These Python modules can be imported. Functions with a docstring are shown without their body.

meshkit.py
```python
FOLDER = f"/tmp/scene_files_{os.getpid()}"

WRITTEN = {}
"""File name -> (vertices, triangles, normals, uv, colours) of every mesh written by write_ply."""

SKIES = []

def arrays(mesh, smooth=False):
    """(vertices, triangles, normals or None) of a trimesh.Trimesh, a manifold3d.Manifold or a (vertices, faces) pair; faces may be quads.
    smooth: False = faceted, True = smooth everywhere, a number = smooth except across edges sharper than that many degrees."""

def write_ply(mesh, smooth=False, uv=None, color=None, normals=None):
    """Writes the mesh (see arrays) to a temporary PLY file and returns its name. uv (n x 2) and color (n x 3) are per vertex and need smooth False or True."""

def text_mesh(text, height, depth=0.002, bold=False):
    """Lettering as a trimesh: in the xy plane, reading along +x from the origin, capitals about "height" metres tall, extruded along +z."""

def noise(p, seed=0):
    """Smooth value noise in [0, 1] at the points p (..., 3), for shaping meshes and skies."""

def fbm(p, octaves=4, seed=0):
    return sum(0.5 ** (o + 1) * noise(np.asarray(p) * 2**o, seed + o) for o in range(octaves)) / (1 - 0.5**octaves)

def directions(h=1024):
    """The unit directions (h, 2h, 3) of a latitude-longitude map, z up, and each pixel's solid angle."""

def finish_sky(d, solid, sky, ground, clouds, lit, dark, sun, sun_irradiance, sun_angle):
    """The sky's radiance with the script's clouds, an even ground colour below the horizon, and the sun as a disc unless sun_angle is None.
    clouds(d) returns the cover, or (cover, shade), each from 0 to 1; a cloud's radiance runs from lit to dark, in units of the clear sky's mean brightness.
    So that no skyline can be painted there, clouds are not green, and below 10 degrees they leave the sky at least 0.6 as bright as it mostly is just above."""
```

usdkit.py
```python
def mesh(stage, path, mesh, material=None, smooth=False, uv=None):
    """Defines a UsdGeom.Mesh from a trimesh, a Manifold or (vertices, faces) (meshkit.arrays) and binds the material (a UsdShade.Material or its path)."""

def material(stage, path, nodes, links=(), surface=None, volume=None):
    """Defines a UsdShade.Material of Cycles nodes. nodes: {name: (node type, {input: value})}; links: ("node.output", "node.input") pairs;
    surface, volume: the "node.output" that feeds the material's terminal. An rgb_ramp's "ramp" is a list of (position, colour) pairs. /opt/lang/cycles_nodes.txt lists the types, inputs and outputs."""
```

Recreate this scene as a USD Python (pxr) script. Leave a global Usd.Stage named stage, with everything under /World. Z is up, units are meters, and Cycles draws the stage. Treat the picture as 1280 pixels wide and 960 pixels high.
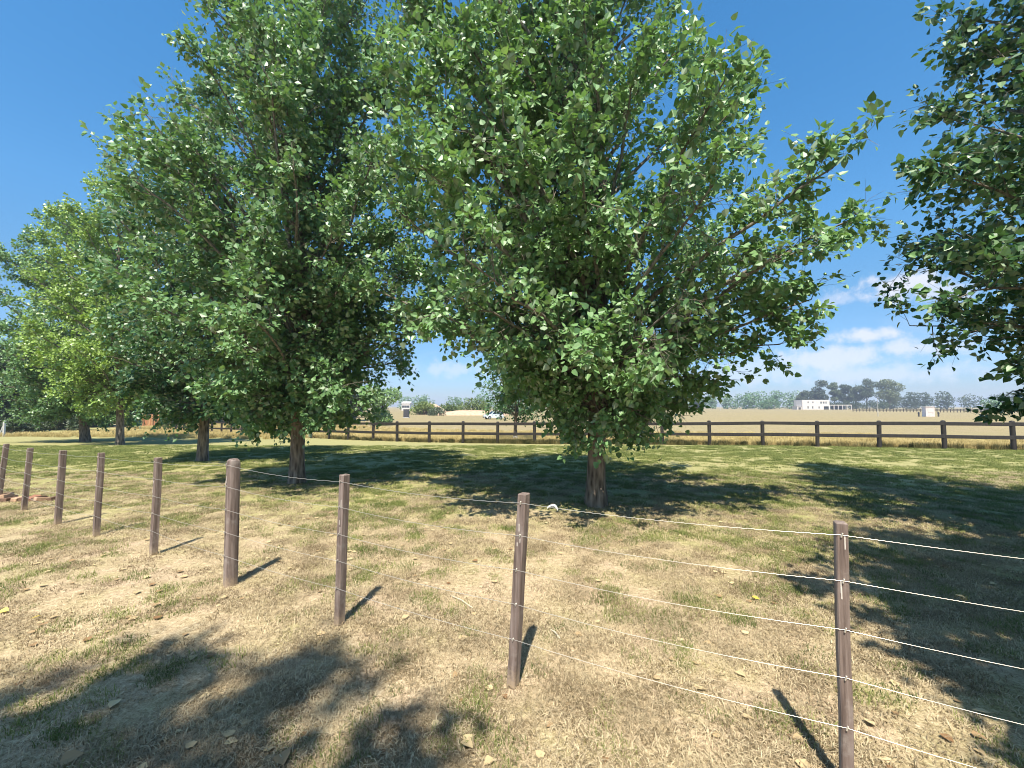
import math
import numpy as np
import trimesh
import usdkit
import meshkit
from scipy.interpolate import PchipInterpolator
from pxr import Gf, Sdf, Usd, UsdGeom, UsdLux, UsdShade, Vt

# ------------------------------------------------------------------ stage, camera, sky, sun
stage = Usd.Stage.CreateInMemory()
UsdGeom.SetStageUpAxis(stage, "Z")
UsdGeom.SetStageMetersPerUnit(stage, 1.0)
UsdGeom.Xform.Define(stage, "/World")
UsdGeom.Scope.Define(stage, "/World/Looks")

FPX = 520.0                      # focal length in pixels of the 1280 px wide photograph
PITCH = math.atan(28 / FPX)
CAM_H = 1.7
EXPOSURE = 1.04
cam = UsdGeom.Camera.Define(stage, "/World/camera")
cam.AddTranslateOp().Set(Gf.Vec3d(0, 0, CAM_H))
cam.AddRotateXOp().Set(90 + math.degrees(PITCH))
cam.CreateHorizontalApertureAttr(36.0)
cam.CreateVerticalApertureAttr(27.0)
cam.CreateFocalLengthAttr(36.0 * FPX / 1280)
cam.CreateClippingRangeAttr(Gf.Vec2f(0.05, 20000))
cam.CreateExposureAttr(EXPOSURE)

SUN = np.array([-0.085, -0.655, 1.17])
SUN /= np.linalg.norm(SUN)
SUN_EL, SUN_ROT = math.asin(SUN[2]), math.atan2(SUN[0], SUN[1])
SUN_POWER, SKY_POWER = 1.22, 0.098


def pix_dir(px, py):
    x, y = (px - 640) / FPX, (480 - py) / FPX
    c, s = math.cos(PITCH), math.sin(PITCH)
    return np.array([x, c - y * s, s + y * c])


def sky_material():
    n = {
        "tc": ("texture_coordinate", {}),
        "sky": ("sky_texture", {"sky_type": "single_scattering", "sun_disc": False, "sun_elevation": SUN_EL, "sun_rotation": SUN_ROT,
                                "altitude": 30.0, "air_density": 1.0, "aerosol_density": 0.6, "ozone_density": 2.6}),
        "hue": ("hsv", {"hue": 0.492, "saturation": 1.31, "value": 1.18}),
        "sep": ("separate_xyz", {}),
        # a humid summer sky: the low air is bluer and less glaring than the clean-air model's
        "air": ("rgb_ramp", {"ramp": [(0.0, (0.40, 0.46, 0.68)), (0.05, (0.42, 0.50, 0.70)), (0.12, (0.52, 0.56, 0.68)), (0.22, (0.72, 0.68, 0.70)), (0.36, (0.95, 0.90, 0.90)), (0.6, (1.0, 1.0, 1.0)), (1.0, (1.0, 1.0, 1.0))]}),
        "dim": ("mix_color", {"blend_type": "multiply", "fac": 1.0, "use_clamp": False}),
        "map": ("mapping", {"scale": (5.0, 5.0, 15.0), "location": (3.1, 1.7, 0.45)}),
        "noise": ("noise_texture", {"scale": 1.0, "detail": 6.0, "roughness": 0.55}),
        "thin": ("map_range", {"range_type": "smoothstep", "from_min": 0.52, "from_max": 0.80, "to_min": 0.0, "to_max": 0.30, "clamp": True}),
        "lowband": ("map_range", {"range_type": "smoothstep", "from_min": 0.20, "from_max": 0.10, "to_min": 0.0, "to_max": 1.0, "clamp": True}),
        "band": ("math", {"math_type": "multiply"}),
        "mixc": ("mix_color", {"blend_type": "mix", "b": (4.9, 4.9, 5.3)}),
        "bg": ("background_shader", {"strength": SKY_POWER}),
        "puffn": ("noise_texture", {"scale": 26.0, "detail": 5.0, "roughness": 0.6}),
    }
    links = [("tc.generated", "sep.vector"), ("tc.generated", "map.vector"), ("map.vector", "noise.vector"), ("noise.fac", "thin.value"),
             ("sep.z", "lowband.value"), ("thin.result", "band.value1"), ("lowband.result", "band.value2"), ("sky.color", "hue.color"),
             ("tc.generated", "puffn.vector")]
    last = "band.value"
    # small fair-weather puffs low in the sky, each an uneven ellipse of cloud in its own direction
    for i, (px, py, w, h, a) in enumerate([(1118, 357, 46, 15, .8), (1078, 420, 30, 9, .75), (1045, 447, 60, 15, .65), (1165, 366, 35, 12, .6), (1135, 436, 40, 12, .65),
                                           (1050, 374, 20, 8, .35), (940, 466, 90, 14, .4), (905, 340, 26, 9, .45), (560, 462, 40, 9, .4), (1090, 468, 80, 13, .45)]):
        d = pix_dir(px, py)
        L = np.linalg.norm(d)
        d = d / L
        sw, sh = w / FPX / L * 1.25, h / FPX / L * 1.25
        side = np.cross(d, [0, 0, 1.0]); side /= np.linalg.norm(side)
        up = np.cross(side, d)
        n[f"s{i}"] = ("vector_math", {"math_type": "dot_product", "vector2": tuple(side / sw)})
        n[f"u{i}"] = ("vector_math", {"math_type": "dot_product", "vector2": tuple(up / sh)})
        n[f"f{i}"] = ("vector_math", {"math_type": "dot_product", "vector2": tuple(d)})
        n[f"c{i}"] = ("combine_xyz", {})
        n[f"l{i}"] = ("vector_math", {"math_type": "length"})
        n[f"g{i}"] = ("math", {"math_type": "multiply_add", "value2": 2.6, "value3": -1.3})
        n[f"a{i}"] = ("math", {"math_type": "add"})
        n[f"r{i}"] = ("map_range", {"range_type": "smoothstep", "from_min": 1.15, "from_max": 0.25, "to_min": 0.0, "to_max": a, "clamp": True})
        n[f"p{i}"] = ("math", {"math_type": "greater_than", "value2": 0.2})
        n[f"m{i}"] = ("math", {"math_type": "multiply"})
        n[f"x{i}"] = ("math", {"math_type": "maximum"})
        links += [("tc.generated", f"s{i}.vector1"), ("tc.generated", f"u{i}.vector1"), ("tc.generated", f"f{i}.vector1"), (f"s{i}.value", f"c{i}.x"), (f"u{i}.value", f"c{i}.y"),
                  (f"c{i}.vector", f"l{i}.vector1"), ("puffn.fac", f"g{i}.value1"), (f"l{i}.value", f"a{i}.value1"), (f"g{i}.value", f"a{i}.value2"),
                  (f"a{i}.value", f"r{i}.value"), (f"f{i}.value", f"p{i}.value1"), (f"r{i}.result", f"m{i}.value1"), (f"p{i}.value", f"m{i}.value2"),
                  (last, f"x{i}.value1"), (f"m{i}.value", f"x{i}.value2")]
        last = f"x{i}.value"
    links += [(last, "mixc.fac"), ("sep.z", "air.fac"), ("hue.color", "dim.a"), ("air.color", "dim.b"), ("dim.result", "mixc.a"), ("mixc.result", "bg.color")]
    return usdkit.material(stage, "/World/Looks/sky", n, links, surface="bg.background")


dome = UsdLux.DomeLight.Define(stage, "/World/sky")
dome.GetPrim().SetCustomDataByKey("kind", "structure")
UsdShade.MaterialBindingAPI.Apply(dome.GetPrim()).Bind(sky_material())
sun = UsdLux.DistantLight.Define(stage, "/World/sun")
sun.CreateNormalizeAttr(True)
sun.CreateIntensityAttr(SUN_POWER)
sun.CreateAngleAttr(0.53)
sun.CreateColorAttr(Gf.Vec3f(1.0, 0.93, 0.82))
zx = SUN
xx = np.cross([0, 1, 0], zx); xx /= np.linalg.norm(xx)
yx = np.cross(zx, xx)
sun.AddTransformOp().Set(Gf.Matrix4d(*xx, 0, *yx, 0, *zx, 0, 0, 0, 0, 1))


# ------------------------------------------------------------------ helpers
_used = {}


def numbered(path):
    k = _used.get(path, -1) + 1
    _used[path] = k
    return path if k == 0 else f"{path}_{k:03d}"


def tag(p, label=None, category=None, group=None, kind=None):
    p = p.GetPrim() if hasattr(p, "GetPrim") else p
    for k, v in (("label", label), ("category", category), ("group", group), ("kind", kind)):
        if v:
            p.SetCustomDataByKey(k, v)
    return p


def path_of(parent):
    return "/World" if parent is None else str(parent.GetPath())


def obj(name, mesh, mat, parent=None, smooth=False, kind=None, label=None):
    m = usdkit.mesh(stage, numbered(path_of(parent) + "/" + name), mesh, mat, smooth=smooth)
    p = m.GetPrim()
    if kind or label:
        tag(p, label=label, kind=kind)
    return p


def thing(name, label, category, loc=(0, 0, 0), rz=0.0, group=None):
    x = UsdGeom.Xform.Define(stage, numbered("/World/" + name))
    x.AddTranslateOp().Set(Gf.Vec3d(*map(float, loc)))
    if rz:
        x.AddRotateZOp().Set(math.degrees(rz))
    return tag(x, label, category, group)


def copy_of(source, name, label, category, loc, rz=0.0, scale=1.0, group=None):
    x = UsdGeom.Xform.Define(stage, numbered("/World/" + name))
    x.AddTranslateOp().Set(Gf.Vec3d(*map(float, loc)))
    x.AddRotateZOp().Set(math.degrees(rz))
    x.AddScaleOp().Set(Gf.Vec3f(scale, scale, scale))
    p = x.GetPrim()
    p.GetReferences().AddInternalReference(source.GetPath())
    p.SetInstanceable(True)
    return tag(p, label, category, group)


def join(parts):
    vs, fs, n = [], [], 0
    for v, f in parts:
        vs.append(v); fs.append(np.asarray(f) + n); n += len(v)
    return np.vstack(vs), np.vstack(fs)


def vf(m):
    return np.array(m.vertices), np.array(m.faces)


def box(sx, sy, sz, at=(0, 0, 0), rz=0.0, rx=0.0, ry=0.0):
    m = trimesh.creation.box((sx, sy, sz))
    M = trimesh.transformations.euler_matrix(rx, ry, rz)
    M[:3, 3] = at
    m.apply_transform(M)
    return vf(m)


def chamfer_box(sx, sy, sz, c=0.01, at=(0, 0, 0), rz=0.0, rx=0.0, ry=0.0):
    P = []
    for a in (-1, 1):
        for b in (-1, 1):
            for d in (-1, 1):
                P += [(a * (sx / 2 - c), b * (sy / 2 - c), d * sz / 2), (a * (sx / 2 - c), b * sy / 2, d * (sz / 2 - c)), (a * sx / 2, b * (sy / 2 - c), d * (sz / 2 - c))]
    m = trimesh.convex.convex_hull(np.array(P))
    M = trimesh.transformations.euler_matrix(rx, ry, rz)
    M[:3, 3] = at
    m.apply_transform(M)
    return vf(m)


def tubes(P, R, sides=5, cap=False):
    """P (N,K,3), R (N,K): N polylines as tubes in one mesh."""
    P = np.asarray(P, float); R = np.broadcast_to(np.asarray(R, float), P.shape[:2])
    N, K = P.shape[:2]
    T = np.gradient(P, axis=1)
    T /= np.linalg.norm(T, axis=2, keepdims=True) + 1e-12
    ref = np.where(np.abs(T[:, :1, 2:]) < 0.85, np.array([0, 0, 1.0]), np.array([1.0, 0, 0]))
    A = np.cross(T, np.broadcast_to(ref, T.shape)); A /= np.linalg.norm(A, axis=2, keepdims=True) + 1e-12
    B = np.cross(T, A)
    th = np.arange(sides) * 2 * np.pi / sides
    V = P[:, :, None] + R[:, :, None, None] * (np.cos(th)[:, None] * A[:, :, None] + np.sin(th)[:, None] * B[:, :, None])
    n, k, s = np.meshgrid(np.arange(N), np.arange(K - 1), np.arange(sides), indexing="ij")
    b = n * K * sides
    a0, a1 = b + k * sides + s, b + k * sides + (s + 1) % sides
    q = np.stack([a0, a1, a1 + sides, a0 + sides], -1).reshape(-1, 4)
    F = np.vstack([q[:, [0, 1, 2]], q[:, [0, 2, 3]]])
    V = V.reshape(-1, 3)
    if cap:
        ex = []
        for i in range(N):
            for kk, o in ((0, -1), (K - 1, 1)):
                base = i * K * sides + kk * sides
                for j in range(1, sides - 1):
                    ex.append((base, base + j, base + j + 1) if o > 0 else (base, base + j + 1, base + j))
        F = np.vstack([F, ex])
    return V, F


def M(name, nodes, links, surface):
    return usdkit.material(stage, "/World/Looks/" + name, nodes, links, surface=surface)


def plain(name, color, rough=0.6, scale=8.0, var=0.25, bump=0.0, stretch=(1, 1, 1), metallic=0.0, spec=0.5):
    """A base colour broken up by object-space noise."""
    lo, hi = tuple(np.array(color) * (1 - var)), tuple(np.array(color) * (1 + var))
    n = {"tc": ("texture_coordinate", {}), "mp": ("mapping", {"scale": stretch}), "n": ("noise_texture", {"scale": scale, "detail": 5.0, "roughness": 0.6}),
         "r": ("rgb_ramp", {"ramp": [(0.3, lo), (0.7, hi)]}), "p": ("principled_bsdf", {"roughness": rough, "metallic": metallic, "specular_ior_level": spec})}
    l = [("tc.object", "mp.vector"), ("mp.vector", "n.vector"), ("n.fac", "r.fac"), ("r.color", "p.base_color")]
    if bump:
        n["b"] = ("bump", {"strength": 0.6, "distance": bump})
        l += [("n.fac", "b.height"), ("b.normal", "p.normal")]
    return M(name, n, l, "p.BSDF")


# ------------------------------------------------------------------ terrain
_prof = PchipInterpolator([-3000, 0, 12, 18, 24, 30, 48, 85, 170, 350, 6000], [0, 0, -0.01, -0.11, -0.36, -0.58, -1.05, -0.92, -0.9, -0.88, -0.88])


def ground_z(x, y):
    x, y = np.asarray(x, float), np.asarray(y, float)
    p = np.stack([x, y, np.zeros_like(x)], -1)
    amp = np.clip(1 - np.hypot(x, y) / 60, 0, 1)
    return _prof(y) + amp * (0.05 * (meshkit.fbm(p * 0.35, 3, 5) - 0.5) + 0.018 * (meshkit.fbm(p * 3.0, 2, 9) - 0.5))


def at(px, py):
    """The point of the ground seen at a pixel of the photograph."""
    d = pix_dir(px, py)
    ts = np.geomspace(1.0, 3000, 4000)
    P = np.array([0, 0, CAM_H]) + ts[:, None] * d
    k = np.argmax(P[:, 2] < ground_z(P[:, 0], P[:, 1]))
    a, b = ts[k - 1], ts[k]
    for _ in range(30):
        m = (a + b) / 2
        q = np.array([0, 0, CAM_H]) + m * d
        a, b = (a, m) if q[2] < ground_z(q[0], q[1]) else (m, b)
    return np.array([0, 0, CAM_H]) + b * d


def col(px, y):
    """Ground point in the photograph's column px at the distance y ahead."""
    x = (px - 640) / FPX * (y * math.cos(PITCH))
    return np.array([x, y, float(ground_z(x, y))])


def up_to(px, py, y):
    """The point seen at a pixel, y metres ahead."""
    d = pix_dir(px, py)
    return np.array([0, 0, CAM_H]) + d * (y / d[1])


# course of the black rail fence: (column, pixel height of the 1.2 m post) read from the photograph
FENCE_H = 1.2
fence_px = [(201, 13.0), (211, 13.4), (221, 13.8), (231, 14.2), (240, 14.6), (254, 15.1), (266, 15.6), (278, 16.1), (290, 16.6), (303, 17.2), (318, 17.8), (335, 18.5), (352, 19.2),
            (371, 20.0), (390, 20.8), (412, 21.6), (436, 22.6), (467, 23.9), (497, 25.0), (537, 26.1), (579, 26.9), (622, 27.5), (668, 28.1), (718, 28.6),
            (770, 29.1), (827, 29.6), (886, 30.2), (952, 31.2), (1020, 32.3), (1097, 33.7), (1178, 35.0), (1264, 36.6), (1356, 38.4)]
fence_pts = np.array([col(px, FENCE_H * FPX / hp) for px, hp in fence_px])
_fx = PchipInterpolator(np.r_[-4000, -120, fence_pts[:, 0], 40, 4000], np.r_[75, 75, fence_pts[:, 1] + 0.25, 12.5, 12.5])


def sheet(xs, rows):
    X = np.broadcast_to(xs, rows.shape)
    Z = ground_z(X, rows)
    V = np.stack([X, rows, Z], -1).reshape(-1, 3)
    h, w = rows.shape
    i, j = np.meshgrid(np.arange(h - 1), np.arange(w - 1), indexing="ij")
    a = i * w + j
    q = np.stack([a, a + 1, a + w + 1, a + w], -1).reshape(-1, 4)
    return V, np.vstack([q[:, [0, 1, 2]], q[:, [0, 2, 3]]])


gx = np.unique(np.r_[-np.geomspace(30, 3000, 40), np.arange(-30, -12, 0.5), np.arange(-12, 12, 0.12), np.arange(12, 30, 0.5), np.geomspace(30, 3000, 40)])
near_rows = np.r_[-np.geomspace(400, 12, 14), np.linspace(-10, 1, 12), np.linspace(1.1, 9, 75)]
tt = np.linspace(0, 1, 60)[1:]
yf = _fx(gx)
lawn_rows = np.vstack([np.repeat(near_rows[:, None], len(gx), 1), 9 + (yf - 9)[None, :] * tt[:, None]])
far = np.r_[0, np.geomspace(0.6, 4000, 70)]
field_rows = yf[None, :] + far[:, None]


def ground_look(name, field):
    n = {
        "g": ("geometry", {}),
        "big": ("noise_texture", {"scale": 0.8 if not field else 0.08, "detail": 4.0, "roughness": 0.6}),
        "mid": ("noise_texture", {"scale": 2.6, "detail": 5.0, "roughness": 0.62}),
        "soil": ("noise_texture", {"scale": 1.1, "detail": 5.0, "roughness": 0.62}),
        "fine": ("noise_texture", {"scale": 95.0, "detail": 4.0, "roughness": 0.7}),
        "fine2": ("noise_texture", {"scale": 26.0, "detail": 5.0, "roughness": 0.7}),
        "off": ("vector_math", {"math_type": "add", "vector2": (37.0, 11.0, 0.0)}),
        "sum": ("math", {"math_type": "multiply_add", "value2": 0.5}),
        "half": ("math", {"math_type": "multiply", "value2": 0.5}),
        "straw": ("rgb_ramp", {"ramp": [(0.36, (0.13, 0.09, 0.045)), (0.45, (0.285, 0.218, 0.128)), (0.53, (0.40, 0.318, 0.198)), (0.64, (0.58, 0.485, 0.33))]}),
        "green": ("rgb_ramp", {"ramp": [(0.36, (0.08, 0.09, 0.022)), (0.5, (0.235, 0.24, 0.075)), (0.64, (0.38, 0.37, 0.15))]}),
        "earth": ("rgb_ramp", {"ramp": [(0.36, (0.17, 0.12, 0.075)), (0.48, (0.36, 0.27, 0.18)), (0.64, (0.55, 0.435, 0.305))]}),
        "gm": ("map_range", {"range_type": "smoothstep", "from_min": 0.40, "from_max": 0.76, "to_min": 0.0, "to_max": 0.72, "clamp": True}),
        "em": ("map_range", {"range_type": "smoothstep", "from_min": 0.50, "from_max": 0.64, "to_min": 0.0, "to_max": 0.75, "clamp": True}),
        "m1": ("mix_color", {}), "m2": ("mix_color", {}),
        "b": ("bump", {"strength": 0.9, "distance": 0.012}),
        "p": ("principled_bsdf", {"roughness": 0.9, "specular_ior_level": 0.15}),
        "fsum": ("mix_float", {"fac": 0.5}),
    }
    l = [("g.position", "big.vector"), ("g.position", "mid.vector"), ("g.position", "fine.vector"), ("g.position", "fine2.vector"), ("g.position", "off.vector1"), ("off.vector", "soil.vector"),
         ("mid.fac", "half.value1"), ("big.fac", "sum.value1"), ("half.value", "sum.value3"),
         ("fine.fac", "fsum.a"), ("fine2.fac", "fsum.b"),
         ("fsum.result", "straw.fac"), ("fsum.result", "green.fac"), ("fsum.result", "earth.fac"),
         ("soil.fac", "em.value"), ("em.result", "m1.fac"), ("straw.color", "m1.a"), ("earth.color", "m1.b"),
         ("gm.result", "m2.fac"), ("m1.result", "m2.a"), ("green.color", "m2.b"),
         ("fsum.result", "b.height"), ("b.normal", "p.normal"), ("m2.result", "p.base_color")]
    if field:
        n["straw"] = ("rgb_ramp", {"ramp": [(0.36, (0.145, 0.11, 0.05)), (0.5, (0.235, 0.19, 0.096)), (0.64, (0.33, 0.27, 0.145))]})
        n["gm"][1]["to_max"] = 0.25
        n["em"][1]["to_max"] = 0.35
        l.append(("sum.value", "gm.value"))
    else:
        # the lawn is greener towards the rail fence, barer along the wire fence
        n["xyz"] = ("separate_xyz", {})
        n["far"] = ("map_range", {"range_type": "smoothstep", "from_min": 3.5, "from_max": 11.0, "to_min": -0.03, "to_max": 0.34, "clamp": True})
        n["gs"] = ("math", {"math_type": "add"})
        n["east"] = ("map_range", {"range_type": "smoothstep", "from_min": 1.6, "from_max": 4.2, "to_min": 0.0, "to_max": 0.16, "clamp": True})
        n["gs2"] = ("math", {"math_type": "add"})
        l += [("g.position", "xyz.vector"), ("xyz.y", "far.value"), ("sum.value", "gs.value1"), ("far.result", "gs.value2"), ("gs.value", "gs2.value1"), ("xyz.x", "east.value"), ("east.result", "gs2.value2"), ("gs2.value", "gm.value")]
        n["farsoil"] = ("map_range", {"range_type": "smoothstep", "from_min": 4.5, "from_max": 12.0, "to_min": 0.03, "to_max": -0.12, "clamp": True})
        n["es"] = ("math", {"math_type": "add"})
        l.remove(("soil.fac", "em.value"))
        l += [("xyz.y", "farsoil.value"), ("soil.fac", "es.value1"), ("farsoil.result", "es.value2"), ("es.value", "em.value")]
    return M(name, n, l, "p.BSDF")


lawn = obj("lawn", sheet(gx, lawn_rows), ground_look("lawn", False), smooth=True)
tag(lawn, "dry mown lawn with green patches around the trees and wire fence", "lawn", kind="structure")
field = obj("field", sheet(gx, field_rows), ground_look("pasture", True), smooth=True)
tag(field, "open golden pasture beyond the dark rail fence", "field", kind="structure")


# ------------------------------------------------------------------ leaves and trees
def leaf_look(name, dark, light, under, rough=0.38, trans=0.2):
    n = {"g": ("geometry", {}), "oi": ("object_info", {}), "add": ("math", {"math_type": "add"}), "fr": ("math", {"math_type": "fraction"}),
         "r": ("rgb_ramp", {"ramp": [(0.0, dark), (0.5, tuple((np.array(dark) + light) / 2)), (0.93, light), (1.0, (light[0] * 1.3, light[1] * 1.15, light[2] * 0.9))]}),
         "m": ("mix_color", {"b": under}), "p": ("principled_bsdf", {"roughness": rough, "specular_ior_level": 0.5}),
         "t": ("translucent_bsdf", {}), "tg": ("mix_color", {"blend_type": "multiply", "fac": 1.0, "b": (1.45, 1.6, 0.6)}), "mx": ("mix_closure", {"fac": trans})}
    l = [("g.random_per_island", "add.value1"), ("oi.random", "add.value2"), ("add.value", "fr.value1"), ("fr.value", "r.fac"), ("r.color", "m.a"), ("g.backfacing", "m.fac"),
         ("m.result", "p.base_color"), ("r.color", "tg.a"), ("tg.result", "t.color"), ("p.BSDF", "mx.closure1"), ("t.BSDF", "mx.closure2")]
    return M(name, n, l, "mx.closure")


def bark_look(name, dark, light, scale=1.0):
    n = {"tc": ("texture_coordinate", {}), "mp": ("mapping", {"scale": (1, 1, 0.22)}), "n": ("noise_texture", {"scale": 22.0 * scale, "detail": 6.0, "roughness": 0.65}),
         "v": ("voronoi_texture", {"scale": 17.0 * scale, "feature": "f1"}), "mm": ("mix_float", {"fac": 0.4}),
         "r": ("rgb_ramp", {"ramp": [(0.3, dark), (0.7, light)]}), "b": ("bump", {"strength": 0.9, "distance": 0.02}), "p": ("principled_bsdf", {"roughness": 0.9, "specular_ior_level": 0.2})}
    l = [("tc.object", "mp.vector"), ("mp.vector", "n.vector"), ("mp.vector", "v.vector"), ("n.fac", "mm.a"), ("v.distance", "mm.b"), ("mm.result", "r.fac"), ("r.color", "p.base_color"),
         ("mm.result", "b.height"), ("b.normal", "p.normal")]
    return M(name, n, l, "p.BSDF")


LEAF = {
    "blue": leaf_look("poplar_leaf", (0.042, 0.108, 0.036), (0.175, 0.310, 0.120), (0.27, 0.35, 0.23), rough=0.42, trans=0.20),
    "yellow": leaf_look("yellowish_poplar_leaf", (0.055, 0.120, 0.026), (0.180, 0.295, 0.080), (0.21, 0.27, 0.12)),
    "teal": leaf_look("far_poplar_leaf", (0.046, 0.105, 0.042), (0.145, 0.255, 0.110), (0.16, 0.215, 0.135)),
    "dark": leaf_look("evergreen_leaf", (0.018, 0.034, 0.012), (0.050, 0.078, 0.026), (0.06, 0.085, 0.04), rough=0.5),
    "bush": leaf_look("bush_leaf", (0.06, 0.10, 0.018), (0.16, 0.21, 0.04), (0.14, 0.17, 0.06), rough=0.5),
    "euca": leaf_look("eucalyptus_leaf", (0.04, 0.062, 0.030), (0.115, 0.150, 0.075), (0.09, 0.105, 0.07), rough=0.5),
}
BARK = bark_look("poplar_bark", (0.05, 0.038, 0.028), (0.30, 0.24, 0.18))
LIMB = bark_look("limb_bark", (0.07, 0.06, 0.048), (0.27, 0.235, 0.19), 1.5)
FARBARK = bark_look("far_bark", (0.06, 0.05, 0.04), (0.2, 0.165, 0.13))
WHITEWASH = plain("whitewashed_bark", (0.55, 0.52, 0.46), 0.9, 14, 0.3, 0.01)


def unit(v):
    return v / (np.linalg.norm(v, axis=-1, keepdims=True) + 1e-12)


LEAF_UV = np.array([(0, 0, 0), (1, 0, 0), (0.14, 0.40, 0.10), (0.52, 0.35, 0.09), (0.14, -0.40, 0.10), (0.52, -0.35, 0.09)])
LEAF_F = np.array([(0, 3, 2), (0, 1, 3), (0, 4, 5), (0, 5, 1)])
CARD_UV = np.array([(0, 0, 0), (0.45, 0.42, 0.06), (1, 0, 0), (0.45, -0.42, 0.06)])
CARD_F = np.array([(0, 2, 1), (0, 3, 2)])


def leaf_verts(base, d, nrm, size, simple=False):
    uv = CARD_UV if simple else LEAF_UV
    d = unit(d); s = unit(np.cross(nrm, d)); n = np.cross(d, s)
    return base[:, None] + size[:, None, None] * (uv[None, :, :1] * d[:, None] + uv[None, :, 1:2] * s[:, None] + uv[None, :, 2:] * n[:, None])


def leaf_mesh(V, simple=False):
    f = CARD_F if simple else LEAF_F
    N, k = V.shape[:2]
    return V.reshape(-1, 3), (np.arange(N)[:, None, None] * k + f[None]).reshape(-1, 3)


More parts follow.
